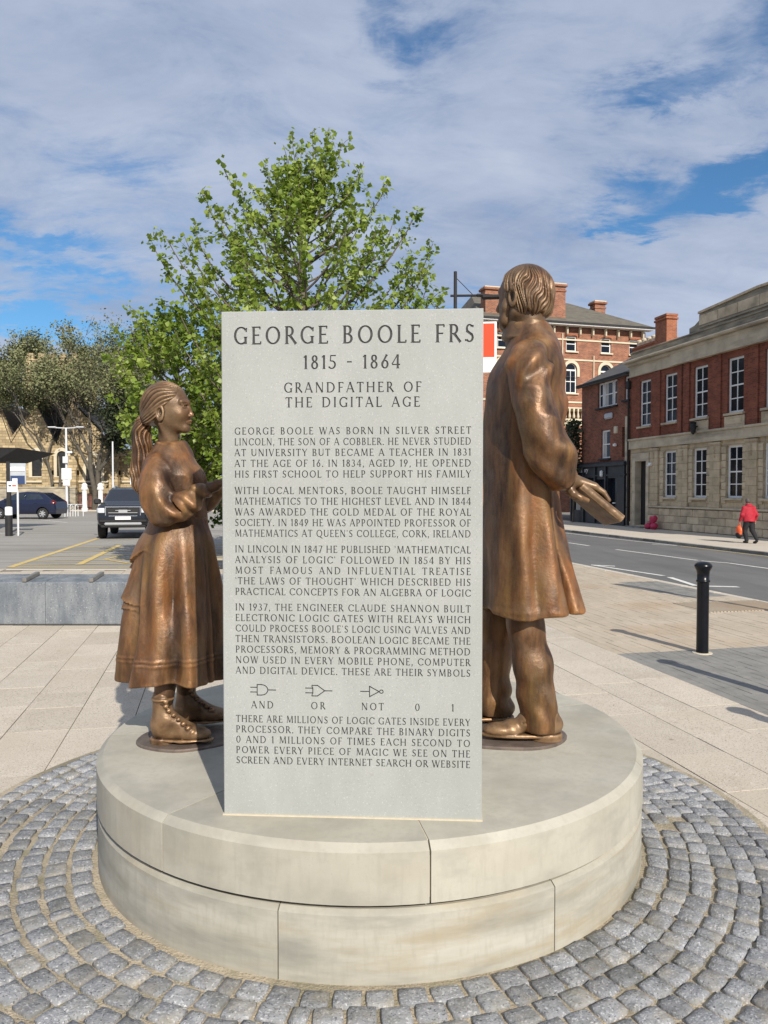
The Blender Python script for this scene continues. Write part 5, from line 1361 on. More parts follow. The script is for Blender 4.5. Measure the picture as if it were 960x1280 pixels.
b = MB(); b.box((-2.9, -.30, 8.30), (5.9, .10, .10)); b.build('gutter', 'black_matt', shop)
def framed(parent, x0, x1, z0, z1, cols, rows, **k): return sash(parent, (x0 + x1) / 2, z0, x1 - x0, z1 - z0, cols, rows, y=.12, sill_m='black_matt', **k)
framed(shop, -3.72, -3.22, 6.75, 8.2, 1, 2); framed(shop, -3.14, -2.10, 6.75, 8.2, 1, 2, curtain=True); framed(shop, -2.02, -1.52, 6.75, 8.2, 1, 2)
framed(shop, -.72, -.22, 6.9, 8.18, 1, 2); framed(shop, -3.3, -2.25, 3.80, 5.43, 1, 2, curtain=True)
b = MB(); b.add([(0, .12, 0)] , []); 
b = MB(); b.plate(rect(-6.9, 0, -.25, 3.58), [rect(-6.5, .75, -5.2, 2.7), rect(-5.0, .75, -3.75, 2.7), rect(-3.55, .2, -2.6, 2.6), rect(-2.2, .2, -1.2, 2.65)], -.14, .1)
b.box((-3.55, -.2, 3.42), (6.7, .2, .2), bev=.03); b.box((-3.55, -.16, 2.82), (6.7, .1, .08))
for x in (-.35, -2.4, -3.65, -5.1, -6.7): b.box((x, -.17, 1.7), (.16, .1, 3.3))
b.build('shopfront', 'shop_front', shop)
b = MB(); b.plate(rect(-6.6, .3, -1.1, 2.75), [], .09, .1); b.build('shop_window', 'glass', shop)
b = MB(); b.box((-6.0, -.02, 1.1), (.5, .1, .9)); b.box((-4.6, 0, 1.1), (.9, .1, .8)); b.build('window_display', 'curtain', shop)
b = MB(); b.box((-1.55, -.1, 1.25), (.25, .05, .06)); b.build('door_handle', 'white_paint', shop)
b = MB(); b.lathe([(.0, -.2), (.1, -.14), (.1, .14), (.0, .2)], (-2.75, -.24, 2.92), 10); b.build('fascia_lamp', 'white_paint', shop)
# painted name on the fascia, small italic script only partly visible past the hand
def script(parent, text, x, z, h, y, m='white_paint'):
    c = bpy.data.curves.new('fascia_lettering', 'FONT'); c.body = text; c.size = h; c.extrude = .004; c.shear = .25
    t = bpy.data.objects.new('tmp', c); COL.objects.link(t); bpy.context.view_layer.update()
    me = bpy.data.meshes.new_from_object(t.evaluated_get(bpy.context.evaluated_depsgraph_get())); bpy.data.objects.remove(t)
    o = link('fascia_lettering', me, parent); me.materials.clear(); me.materials.append(M[m]); o.location = (x, y, z); o.rotation_euler = (pi / 2, 0, 0); return o
script(shop, 'the library', -6.35, 3.05, .42, -.15)
b = MB(); b.box((-2.35, -.04, 6.2), (.85, .16, .34), bev=.08); b.build('wall_vent', 'sign_grey', shop)
b = MB(); b.box((-1.55, -.02, 5.35), (.3, .14, .4), bev=.03); b.build('alarm_box', 'cream_stone', shop)
b = MB(); b.lathe([(0, -.1), (.12, -.06), (.12, .06), (0, .1)], (-1.5, -.10, 4.5), 10); b.build('wall_lamp', 'white_paint', shop)
b = MB(); b.box((-.32, -.03, 3.0), (.22, .14, 6.0)); b.build('stone_quoin', 'stone_trim', shop)
# chimney stack with a row of cream pots behind the shop
st = thing('chimney_stack', 'long low brick stack carrying a row of cream chimney pots behind the shop roof', 'chimney', US(27.5, 44.6, 0), BROT)
b = MB(); b.box((0, 0, 8.9), (4.0, .8, 4.2)); b.box((0, 0, 11.05), (4.1, .9, .14)); b.build('stack', 'brick_chimney', st)
for i in range(7):
    b = MB(); b.lathe([(.19, 0), (.17, .12), (.19, .40), (.22, .44), (.2, .5), (.12, .5)], n=10); o = b.build('chimney_pot', 'cream_stone', st, smooth=True); o.location = (-1.75 + i * .58, 0, 11.1)
# ---- tall Italianate brick building, front lit
IR = atan2(.276, .961)
ita = thing('brick_mansion_block', 'tall lit orange brick building with hipped slate roof, bracketed eaves and arched windows', 'building', (7.27, 58.3, 0), IR)
WX = [1.85, 4.75, 7.66, 10.73, 13.3]; IW = 14.3
tops = [rect(x - .46, 12.55, x + .46, 13.75) for x in WX]; arcs = [archpoly(x - .5, 9.3, x + .5, 11.15, .5) for x in WX]; low = [rect(x - .5, 4.2, x + .5, 6.2) for x in WX]
b = MB(); b.plate(rect(0, 0, IW, 14.4), tops + arcs + low, 0, .25); b.add([(IW, 0, 0), (IW, 9, 0), (IW, 9, 14.4), (IW, 0, 14.4), (0, 9, 0), (0, 0, 0), (0, 0, 14.4), (0, 9, 14.4)], [(0, 1, 2, 3), (4, 5, 6, 7)])
b.build('brick_wall', 'brick_lit', ita)
for x in WX:
    sash(ita, x, 12.55, .92, 1.2, 1, 2, y=.12, sill_m='cream_stone'); sash(ita, x, 9.3, 1.0, 1.85, 2, 2, y=.12, arch=.5, sill_m='cream_stone'); sash(ita, x, 4.2, 1.0, 2.0, 2, 2, y=.12, sill_m='cream_stone')
    b = MB(); b.plate(archpoly(x - .72, 10.6, x + .72, 11.15, .74), [archpoly(x - .5, 10.6 + .001, x + .5, 11.15, .5)], -.05, .02); b.build('window_arch', 'cream_stone', ita)
    b = MB(); b.plate(archpoly(x - .6, 13.70, x + .6, 13.80, .16), [archpoly(x - .46, 13.701, x + .46, 13.76, .06)], -.03, .02); b.build('window_head', 'brick_chimney', ita)
b = MB(); b.box((IW / 2, -.3, 14.52), (IW + .7, .8, .12)); b.build('eaves', 'white_paint', ita)
b = MB(); b.box((IW / 2, -.72, 14.62), (IW + .9, .14, .13)); b.build('gutter', 'black_matt', ita)
for i in range(13):
    b = MB(); b.box((.4 + i * 1.13, -.16, 14.13), (.13, .32, .62), bev=.04); b.build('eaves_bracket', 'cream_stone', ita)
b = MB()
for z in (13.45, 11.9, 8.6): b.box((IW / 2, -.03, z), (IW + .05, .06, .12))
b.build('string_course', 'cream_stone', ita)
b = MB(); b.add([(-.4, -.72, 14.66), (IW + .4, -.72, 14.66), (IW + .4, 9.5, 14.66), (-.4, 9.5, 14.66), (1.0, 4.2, 17.4), (IW - 4.6, 4.2, 17.4)], [(0, 1, 5, 4), (1, 2, 5), (2, 3, 4, 5), (3, 0, 4)]); b.build('roof', 'slate', ita)
for (x, y, w, d, z0, z1) in ((6.35, .65, 1.75, .9, 13.9, 17.6), (1.35, .65, 1.75, .9, 13.9, 16.95), (11.9, 3.2, .95, .8, 15.2, 17.2)):
    b = MB(); b.box((x, y, (z0 + z1) / 2), (w, d, z1 - z0)); b.box((x, y, z1 - .35), (w + .12, d + .12, .12)); b.box((x, y, z1 + .05), (w + .28, d + .28, .2), bev=.04); b.build('chimney', 'brick_lit', ita)
    b = MB(); b.box((x, y, z1 + .19), (w + .12, d + .12, .08)); b.build('chimney_cap', 'cream_stone', ita)
b = MB(); b.box((7.2, -1.0, 6.75), (3.4, 2.0, .4), bev=.05); b.box((7.2, -1.0, 7.92), (3.3, 1.9, .12), bev=.03); b.box((7.2, -1.9, 7.05), (3.2, .16, .14))
b.build('balcony', 'cream_stone', ita)
for i in range(9):
    b = MB(); b.lathe([(.07, 0), (.11, .2), (.05, .5), (.08, .78)], n=8); o = b.build('baluster', 'cream_stone', ita, smooth=True); o.location = (5.75 + i * .36, -1.88, 7.1)
b = MB(); b.box((7.2, -1.0, 3.3), (3.2, 1.9, 6.5)); b.box((7.2, -1.0, 5.2), (3.3, 2.0, .18)); b.build('balcony_base', 'brick_lit', ita)
for x, z0, z1 in ((6.85, 9.0, 13.9), (9.6, 8.8, 12.3)):
    b = MB(); b.tube([(x, -.07, z0), (x, -.07, z1)], .05, 6); b.build('drainpipe', 'cream_stone', ita)
# ------------------------------------------------------------------ church beyond the car park
chu = thing('church', 'old honey coloured stone church with gables, lancet windows and a square tower behind bare trees', 'church', (0, 0, 0))
CY_ = 65.0
def lancet(parent, x, z0, z1, w, y, traceried=False):
    m_ = MB(); rise = w * .9 if traceried else w * .5
    m_.plate(archpoly(x - w / 2 - .28, z0 - .1, x + w / 2 + .28, z1, rise + .28, 10, traceried), [archpoly(x - w / 2, z0, x + w / 2, z1, rise, 10, traceried)], y - .06, y + .10)
    o = m_.build('window', 'cream_stone', parent)
    g = MB(); g.plate(archpoly(x - w / 2, z0, x + w / 2, z1, rise, 10, traceried), [], y + .07, y + .1, sides=False); g.build('pane', 'church_glass', o)
    if traceried:
        t = MB()
        for k in (-1, 1):
            t.tube([(x + k * w / 6, y + .02, z0), (x + k * w / 6, y + .02, z1), (x + k * w / 6 + k * w * .16, y + .02, z1 + rise * .5)], .06, 5); t.tube([(x + k * w / 6, y + .02, z1), (x, y + .02, z1 + rise * .55), ], .06, 5)
            t.tube([(x + k * w / 2, y + .02, z1), (x + k * w / 3, y + .02, z1 + rise * .35), (x + k * w / 6, y + .02, z1)], .06, 5)
        t.build('tracery', 'cream_stone', o)
wall_h = 4.9
m_ = MB()
holes = [archpoly(-29.25 - .43, 2.9, -29.25 + .43, 4.6, .43, 10), archpoly(-27.15 - .43, 2.9, -27.15 + .43, 4.6, .43, 10), archpoly(-24.5 - .62, 2.15, -24.5 + .62, 3.6, .56, 10, True)]
m_.plate([(-40, -.2), (-16, -.2), (-16, 5.2), (-22.6, 5.2), (-26.3, 9.2), (-27.6, 5.6), (-29.3, 9.0), (-31.4, 6.2), (-32.5, 9.0), (-36, 4.5), (-40, 4.5)], holes, 0, .4)
m_.build('nave_wall', 'church_wall', chu, loc=(0, CY_, 0))
for (x, z0, z1, w, tr) in ((-29.25, 2.9, 4.6, .86, False), (-27.15, 2.9, 4.6, .86, False), (-24.5, 2.15, 3.6, 1.24, True)):
    lancet(chu, x, z0, z1, w, CY_ - .001, tr)
for x in (-30.9, -28.2, -26.1, -22.6):
    m_ = MB(); m_.box((x, CY_ - .35, 1.6), (.75, .7, 3.6)); m_.box((x, CY_ - .22, 3.8), (.75, .44, 1.6)); m_.add([(x - .40, CY_ - .74, 3.4), (x + .40, CY_ - .74, 3.4), (x + .40, CY_ - .40, 3.85), (x - .40, CY_ - .40, 3.85)], [(0, 1, 2, 3)]); m_.build('buttress', 'church_wall', chu)
m_ = MB()
for (xa, xp, xb, zp) in ((-36, -32.5, -31.4, 9.0), (-31.4, -29.3, -27.6, 9.0), (-27.6, -26.3, -22.6, 9.2)):
    ya = 5.9
    for (x0, z0, x1, z1) in ((xa, ya - .2, xp, zp), (xp, zp, xb, ya - .2)):
        m_.add([(x0, CY_ - .12, z0 + .05), (x1, CY_ - .12, z1 + .05), (x1, CY_ + 9, z1 + .05), (x0, CY_ + 9, z0 + .05)], [(0, 1, 2, 3)])
m_.build('roof', 'slate_dark', chu)
m_ = MB(); m_.box((-28.2, CY_ - .06, 2.45), (24, .2, .14)); m_.build('string_course', 'cream_stone', chu)
m_ = MB(); m_.box((-30.6, CY_ + 8.6, 6.8), (4.8, 4.8, 14)); m_.box((-30.6, CY_ + 8.6, 12.0), (5.1, 5.1, .3)); m_.box((-30.6, CY_ + 8.6, 9.0), (5.0, 5.0, .2))
for i in range(5):
    for sy in (-1, 1): m_.box((-32.6 + i, CY_ + 8.6 + sy * 2.2, 14.0), (.55, .3, .7))
m_.build('tower', 'church_wall', chu)
for x in (-31.2, -30.0): lancet(chu, x, 10.2, 11.3, .6, CY_ + 6.17)
# churchyard wall, gate piers and hedge
bw = thing('churchyard_wall', 'low old red brick wall with iron railings in front of the church', 'wall', (0, 0, 0))
m_ = MB(); m_.box((-18.6, 64.0, .55), (13.5, .35, 1.5)); m_.box((-18.6, 64.0, 1.34), (13.6, .45, .1)); m_.build('brick_courses', 'brick_wall', bw)
m_ = MB()
for x in np.arange(-26.4, -12, .28): m_.box((x, 63.75, .75), (.035, .035, 1.5))
m_.box((-19.2, 63.75, 1.42), (14.6, .05, .05)); m_.box((-19.2, 63.75, .3), (14.6, .05, .05)); kind(m_.build('railings', 'black_matt', bw), 'stuff')
hd = thing('stone_wall', 'long low dark stone boundary wall left of the brick churchyard wall', 'wall', (0, 0, 0))
m_ = MB(); m_.box((-33, 63.8, .8), (15, .4, 2.2)); m_.box((-33, 63.8, 1.95), (15.1, .5, .12)); m_.build('wall_courses', 'stone_weathered', hd)
for i, (x, w) in enumerate(((-24.35, 'left'), (-23.05, 'right'))):
    p_ = thing('gate_pier', 'white painted gate pier, the %s of the pair in front of the church window' % w, 'gate pier', (x, 62.6, 0), 0, 'white churchyard gate piers')
    m_ = MB(); m_.lathe([(.26, 0), (.26, .25), (.20, .30), (.19, 1.7), (.27, 1.78), (.27, 1.9), (.22, 2.0), (.24, 2.15), (.12, 2.3), (0.01, 2.33)], n=12); m_.build('shaft', 'white_paint', p_, smooth=False)

# ------------------------------------------------------------------ trees
def leaf_mesh(name, pts, nrm, size, m, parent, rs, k=5):
    """many small bent leaves, two triangles or a lobed fan each"""
    n = len(pts); d = rs.normal(size=(n, 3)); d[:, 2] = d[:, 2] * .6 - .25
    d /= np.linalg.norm(d, axis=1)[:, None]
    up = rs.normal(size=(n, 3)) * .8 + nrm; up -= (up * d).sum(1)[:, None] * d; up /= np.linalg.norm(up, axis=1)[:, None]
    sd = np.cross(d, up); s = (size * rs.uniform(.45, 1.4, n))[:, None]
    base = pts; tip = pts + d * s; lf = pts + d * s * .45 + sd * s * .48 + up * s * .10; rt = pts + d * s * .45 - sd * s * .48 + up * s * .10
    V = np.stack([base, lf, tip, rt], 1).reshape(-1, 3); i = np.arange(n) * 4
    F = np.concatenate([np.stack([i, i + 1, i + 2], 1), np.stack([i, i + 2, i + 3], 1)])
    me = bpy.data.meshes.new(name); me.vertices.add(len(V)); me.vertices.foreach_set('co', V.ravel())
    me.loops.add(F.size); me.loops.foreach_set('vertex_index', F.ravel().astype(np.int32)); me.polygons.add(len(F)); me.polygons.foreach_set('loop_start', np.arange(0, F.size, 3, dtype=np.int32))
    me.materials.append(M[m]); me.update(calc_edges=True)
    return kind(link(name, me, parent), 'stuff')
def plane_tree(name, label, base, hgt, env, shoots, seed, leafm, leaf=.105, spires=(), trunk_r=.13, fork=2.0, per=11, group=None, twigs=6, dens=1.0):
    """env(z) -> crown radius; shoots rise from limbs to the envelope, leaves crowd along side twigs"""
    rs = np.random.RandomState(seed); rg = random.Random(seed)
    t = thing(name, label, 'tree', base, 0, group)
    tb = MB(); tr = []
    x = y = 0.0
    for i in range(9):
        z = hgt * .93 * i / 8; tr.append((x, y, z)); x += rg.uniform(-.07, .07); y += rg.uniform(-.07, .07)
    tb.tube(tr, [trunk_r * (1.25 if i == 0 else 1 - .105 * i) for i in range(9)], 8)
    def trunk_at(z):
        k = min(max(z / (hgt * .93) * 8, 0), 7.999); i = int(k); f = k - i
        return Vector(tr[i]).lerp(Vector(tr[i + 1]), f)
    br = MB(); P, N_ = [], []
    ends = [(Vector(s), .55) for s in spires]
    for i in range(shoots):
        z = fork * .75 + (hgt - fork * .75) * (i + rg.random()) / shoots
        a = i * 2.399 + rg.uniform(-.4, .4); r = env(z) * rg.uniform(.55, 1.0) ** .6
        ends.append((Vector((r * cos(a), r * sin(a), z)), .9))
    for e, _ in ends:
        rad = math.hypot(e.x, e.y)
        z0 = max(fork * .8, min(e.z - rad * rg.uniform(.75, 1.1) - .2, hgt * .8)); s = trunk_at(z0)
        mid = Vector((s.x + (e.x - s.x) * .78 + rg.uniform(-.2, .2), s.y + (e.y - s.y) * .78 + rg.uniform(-.2, .2), s.z + (e.z - s.z) * .42)); path = []
        for k in range(7):
            q = k / 6; p = s * (1 - q) ** 2 + mid * 2 * q * (1 - q) + e * q * q; path.append(p)
        L_ = (e - s).length; r0 = min(.042, .008 + .009 * L_)
        br.tube(path, [r0 * (1 - .85 * k / 6) for k in range(7)], 5, caps=False)
        nt = max(3, int(twigs * L_ / 2.0))
        for j in range(nt):
            q = .28 + .72 * (j + rg.random()) / nt; k = min(q * 6, 5.99); i_ = int(k); p = path[i_].lerp(path[i_ + 1], k - i_)
            dr = (path[i_ + 1] - path[i_]).normalized() * .75 + Vector((rg.gauss(0, .55), rg.gauss(0, .55), rg.gauss(.12, .4)))
            l = rg.uniform(.22, .62) * (1.15 - .65 * q); tp = p + dr.normalized() * l
            br.tube([p, p.lerp(tp, .5) + Vector((0, 0, .02)), tp], [.007, .005, .003], 3, caps=False)
            for _k in range(int(per * dens)):
                f = rg.random(); c = p.lerp(tp, f); P.append((c.x + rg.gauss(0, .055), c.y + rg.gauss(0, .055), c.z + rg.gauss(0, .055)))
                N_.append((c.x * .25, c.y * .25, 1.0))
        for _k in range(int(8 * dens)):
            f = rg.uniform(.55, 1.03); p = path[min(6, int(f * 6))].lerp(path[min(6, int(f * 6) + 1)], (f * 6) % 1); P.append((p.x + rg.gauss(0, .04), p.y + rg.gauss(0, .04), p.z + rg.gauss(0, .05))); N_.append((0, 0, 1))
    tb.build('trunk', 'bark', t, smooth=True); kind(br.build('branches', 'bark', t), 'stuff')
    leaf_mesh('foliage', np.array(P), np.array(N_), leaf, leafm, t, rs)
    return t
def env_main(z): return float(np.interp(z, [1.4, 2.2, 3.2, 4.6, 5.5, 6.3, 7.0, 7.6, 8.1, 8.5], [.9, 1.9, 2.5, 2.75, 2.6, 2.05, 1.3, .75, .38, .1]))
ta = plane_tree('plane_tree', 'young plane tree in bright spring leaf rising behind the inscribed slab', (-1.55, 15.0, 0), 8.3, env_main, 170, 11, 'leaf_bright', leaf=.098,
                spires=[(.47, .1, 8.6), (.2, -.3, 8.3), (.75, 0, 8.4), (-.75, .2, 7.95), (-1.5, -.1, 7.8), (-1.75, .2, 7.3), (1.1, .1, 8.0), (1.6, -.2, 7.5), (2.2, 0, 7.1), (2.5, .1, 6.5), (2.72, 0, 5.5), (-2.9, 0, 6.4), (-2.6, -.2, 6.5), (-1.95, .1, 7.5), (-2.2, .3, 6.9), (-.95, -.2, 7.5), (.5, -.4, 8.45), (.3, .2, 8.0), (.9, .1, 7.7), (-1.2, 0, 7.3), (-2.3, 0, 6.6), (1.75, .1, 7.0), (2.4, -.1, 6.0)], per=19)
def env_b(z): return float(np.interp(z, [1.5, 2.3, 3.0, 3.8, 4.6, 5.2, 5.8], [.35, .95, 1.35, 1.4, 1.15, .7, .15]))
plane_tree('plane_tree', 'smaller leafy plane tree behind the bronze girl, left of the tall one', (-4.35, 16.2, 0), 5.6, env_b, 110, 23, 'leaf_bright', leaf=.10, fork=1.9, trunk_r=.09, per=22,
           spires=[(-1.3, 0, 5.2), (-.9, .2, 5.5), (.6, 0, 5.7), (-1.55, .2, 4.6)])
def env_c(z): return float(np.interp(z, [.3, 1.5, 3, 4.5, 6], [1.2, 1.7, 1.7, 1.3, .2]))
plane_tree('plane_tree', 'low dark leafed tree between the girl and the tall plane tree', (-3.3, 20.5, 0), 5.6, env_c, 80, 29, 'leaf_dark', leaf=.14, fork=.9, trunk_r=.1, per=12)
def far_tree(name, label, base, hgt, R_, seed, nl, twigm='bark_far', leafm='leaf_olive', leaf=.26, lean=0):
    """big old tree, thin spring leaf: forking limbs down to fine twigs with sparse leaf sprays"""
    rg = random.Random(seed); rs = np.random.RandomState(seed)
    t = thing(name, label, 'tree', base, 0, 'old trees round the church')
    tb, br = MB(), MB(); tips = []
    def grow(p, d, l, r, lv):
        pts = [p]; q = p
        for i in range(3):
            d = (d + Vector((rg.gauss(0, .12), rg.gauss(0, .12), rg.gauss(.05, .07)))).normalized(); q = q + d * l / 3; pts.append(q)
        (tb if lv < 2 else br).tube(pts, [r, r * .85, r * .72, r * .58], 6 if lv < 2 else 3, caps=False)
        if lv >= 5: tips.append((pts[1], pts[3], d)); return
        n = 3
        for i in range(n):
            a = rg.uniform(0, 6.28); sp = rg.uniform(.38, .85) if lv < 3 else rg.uniform(.3, 1.0)
            u = Vector((cos(a), sin(a), 0)); nd = (d + u * sp + Vector((0, 0, .12))).normalized()
            grow(pts[rg.choice((2, 3, 3))], nd, l * rg.uniform(.62, .86), r * .56, lv + 1)
    for k in range(2 if R_ > 4 else 1):
        grow(Vector((k * .4, 0, 0)), Vector((rg.uniform(-.12, .12) + lean, rg.uniform(-.1, .1), 1)), hgt * .30, hgt * .0155, 0)
    zmax = max(b.z for _, b, _ in tips); rm = np.percentile([math.hypot(b.x, b.y) for _, b, _ in tips], 96)
    sz_, sr = hgt / zmax, R_ / rm
    for mb_ in (tb, br): mb_.v = [(x * sr, y * sr, z * sz_) for x, y, z in mb_.v]
    tb.build('trunk', 'bark_far', t, smooth=True); kind(br.build('branches', twigm, t), 'stuff')
    P = []
    for _ in range(nl):
        a, b, d = rg.choice(tips); f = rg.random(); c = a.lerp(b, f); g = .30
        P.append(((c.x + rg.gauss(0, g)) * sr, (c.y + rg.gauss(0, g)) * sr, (c.z + rg.gauss(0, g)) * sz_))
    P = np.array(P); leaf_mesh('foliage', P, np.tile([0, 0, 1.0], (len(P), 1)), leaf, leafm, t, rs)
    return t
far_tree('bare_tree', 'tall thinly leafed tree with bare upper twigs before the church tower', (-23.9, 63.6, 0), 16.0, 6.3, 5, 15000, leaf=.17)
far_tree('bare_tree', 'broad brownish tree at the far left edge, branches over the church gable', (-36.5, 77, 0), 17.8, 6.6, 8, 20000, leaf=.20)
far_tree('bare_tree', 'slim bare tree rising just left of the bright plane trees', (-20.4, 67, 0), 16.4, 4.0, 13, 9000, leaf=.16)
far_tree('bare_tree', 'olive bushy tree between the left edge tree and the church tower', (-30.0, 79, 0), 18.6, 5.6, 17, 16000, leaf=.20)
far_tree('bare_tree', 'green hazed tree spreading over the church gables behind the twin armed lamp post', (-27.6, 64.2, 0), 13.2, 4.6, 33, 15000, leaf=.17)
far_tree('bare_tree', 'dark dense evergreen tree covering the right end of the church', (-19.3, 63, 0), 9.6, 3.4, 21, 15000, leafm='leaf_hedge', leaf=.22)
far_tree('bare_tree', 'low dark tree beside the churchyard wall behind the pickup', (-15.2, 62, 0), 8.0, 3.4, 27, 14000, leafm='leaf_hedge', leaf=.22)

iv = thing('climbing_plant', 'dark green climbing plant at the left corner of the shop house', 'plant', US(21.6, 43.9, 0))
rs_ = np.random.RandomState(5); P_ = np.column_stack([rs_.normal(0, .30, 1500), rs_.normal(0, .25, 1500), rs_.uniform(1.5, 6.0, 1500)])
leaf_mesh('foliage', P_, np.tile([-.5, -.5, .6], (1500, 1)), .2, 'leaf_hedge', iv, rs_)
m_ = MB(); m_.tube([(0, 0, -.25), (.1, .05, 2.5), (-.05, 0, 5.0)], [.07, .05, .02], 6); m_.build('stem', 'bark', iv)
# ------------------------------------------------------------------ street furniture on the plaza
bench = thing('granite_bench', 'long low grey granite bench wall with steel studs along its sloping top, behind the girl', 'bench', (0, 0, 0))
BX0, BX1 = -7.2, -.25
x = BX0
while x < BX1 - .2:
    w = 1.74 if x > BX0 else 1.2
    x1 = min(x + w, BX1); m_ = MB(); a, b_ = x + .003, x1 - .003
    pr = [(9.66, -.01), (9.645, .03), (9.645, .535), (9.66, .548), (10.10, .60), (10.115, .585), (10.115, -.01)]
    V = [(a, y, z) for y, z in pr] + [(b_, y, z) for y, z in pr]; n = len(pr)
    m_.add(V, [tuple(range(n))[::-1], tuple(range(n, 2 * n))] + [(i, (i + 1) % n, n + (i + 1) % n, n + i) for i in range(n)])
    m_.build('granite_block', 'granite', bench); x = x1
m_ = MB(); m_.box(((BX0 + BX1) / 2, 9.70, .0), (BX1 - BX0, .10, .03)); m_.build('dark_base', 'black_matt', bench)
sd = MB(); sd.box((0, 0, 0), (.055, .40, .05), bev=.008); first = None
for xx in (-6.35, -5.5, -4.62, -3.78, -2.93, -2.08, -1.2):
    if first is None: first = sd.build('steel_stud', 'steel', bench); o = first
    else: o = link('steel_stud', first.data, bench)
    o.location = (xx + .10, 9.83, .597); o.rotation_euler = (radians(6.7), 0, 0)
def bollard(label, x, y, h=.955):
    t = thing('bollard', label, 'bollard', (x, y, 0), 0, 'black cast iron bollards')
    m_ = MB(); m_.lathe([(.063, 0), (.061, .03), (.060, h - .215)], n=24, cap=False); m_.build('shaft', 'black_paint', t, smooth=True)
    m_ = MB(); m_.lathe([(.060, h - .215), (.068, h - .21), (.070, h - .20), (.068, h - .19), (.061, h - .185), (.062, h - .12), (.069, h - .09), (.084, h - .062), (.090, h - .045), (.090, h - .038), (.079, h - .022), (.076, h - .018), (.058, h - .006), (.025, h + .002), (.001, h + .003)], n=24, cap=False)
    m_.build('cap', 'black_paint', t, smooth=True)
    m_ = MB(); m_.lathe([(.105, -.01), (.10, .004), (.05, .006)], n=20); m_.build('mortar_collar', 'mortar_line', t)
    return t
bollard('black cast iron bollard with domed cap standing on the paving right of the statues', 3.335, 8.02)
bollard('black bollard just past the right edge, only its long shadow falls into view', 3.30, 6.32)
bollard('black bollard off the right edge whose cap shadow touches the lower paving', 3.24, 4.62)
sp = thing('sign_post', 'tall slim post with a small sign plate off the right edge, casting the far shadow', 'sign post', (5.62, 10.40, 0))
m_ = MB(); m_.tube([(0, 0, 0), (0, 0, 2.55)], .045, 10); m_.build('post', 'black_paint', sp); m_ = MB(); m_.box((0, -.05, 2.15), (.22, .03, .9), bev=.01); m_.build('plate', 'sign_white', sp)
# black lamp column rising behind the slab, with a banner sign
lp = thing('street_lamp', 'slim black street lamp with a bracket arm over the street, rising behind the slab', 'street lamp', (2.30, 25.0, 0), -.12)
m_ = MB(); m_.tube([(0, 0, -.2), (0, 0, 1.2)], .10, 12); m_.tube([(0, 0, 1.2), (0, 0, 8.75)], [.075, .055], 10); m_.build('column', 'black_matt', lp)
m_ = MB(); m_.tube([(-.16, 0, 7.98), (.9, 0, 7.96)], .04, 8); m_.tube([(.02, 0, 8.55), (.55, 0, 8.0)], .012, 5); m_.build('arm', 'black_matt', lp)
m_ = MB(); m_.box((1.15, 0, 7.90), (.62, .22, .13), bev=.05); m_.box((.82, 0, 7.97), (.3, .14, .09), bev=.03); m_.build('lantern', 'black_matt', lp)
sg = thing('banner_sign', 'orange red and white banner sign partly hidden between the slab and the bronze man', 'sign', (2.30, 24.9, 0), -.12)
m_ = MB(); m_.box((.74, -.02, 6.28), (1.14, .05, 1.62), bev=.01); m_.build('backing_panel', 'sign_white', sg)
m_ = MB(); m_.box((.73, -.05, 6.50), (1.02, .02, 1.06)); m_.build('red_panel', 'sign_red', sg)
m_ = MB(); m_.box((.12, -.02, 6.9), (.24, .04, .05)); m_.box((.12, -.02, 5.7), (.24, .04, .05)); m_.build('bracket', 'black_matt', sg)
# car park furniture
dl = thing('street_lamp', 'white twin armed lamp post carrying signs and a camera in the car park', 'street lamp', (-23.9, 58, 0), 0)
m_ = MB(); m_.tube([(0, 0, 0), (0, 0, 6.4)], [.11, .07], 10); m_.tube([(-1.25, 0, 6.45), (0, 0, 6.38), (1.25, 0, 6.45)], .04, 6); m_.build('column', 'galvanised', dl)
for sg_ in (-1, 1):
    m_ = MB(); m_.box((sg_ * 1.05, 0, 6.46), (.6, .26, .09), bev=.03); m_.build('lantern', 'galvanised', dl)
m_ = MB(); m_.box((.28, -.1, 5.02 - .45), (.42, .16, .16), bev=.04); m_.tube([(0, 0, 4.5), (.2, -.05, 4.55)], .03, 6); m_.build('camera', 'white_paint', dl)
m_ = MB(); m_.box((0, -.14, 4.0), (.40, .2, .50), bev=.02); m_.build('control_box', 'galvanised', dl)
m_ = MB(); m_.box((.05, -.14, 2.95), (.75, .03, .85), bev=.01); m_.build('sign_plate', 'sign_white', dl)
m_ = MB(); m_.box((.05, -.14, 2.28), (.52, .03, .42), bev=.01); m_.build('sign_plate', 'sign_white', dl)
fl = thing('flag_pole', 'plain thin white pole standing behind the dark pickup', 'pole', (-18.3, 52, 0))
m_ = MB(); m_.tube([(0, 0, 0), (0, 0, 5.0)], [.07, .05], 8); m_.build('pole', 'galvanised', fl)
for i in range(4):
    ck = thing('cycle_stand', 'galvanised hoop cycle stand beside the twin armed lamp post, %s' % ('nearest the blue car', 'second from the blue car', 'third from the blue car', 'farthest from the blue car')[i], 'cycle stand', (-20.9 + i * .30, 50.2 + .1 * i, 0), radians(70), 'cycle stands by the lamp post')
    m_ = MB(); m_.tube([(-.36, 0, 0), (-.36, 0, .68), (-.26, 0, .78), (.26, 0, .78), (.36, 0, .68), (.36, 0, 0)], .03, 8); m_.build('hoop', 'galvanised', ck)
cn = thing('ticket_shelter', 'dark flat roofed shelter cut by the left edge of the picture', 'shelter', (-17.3, 33, 0))
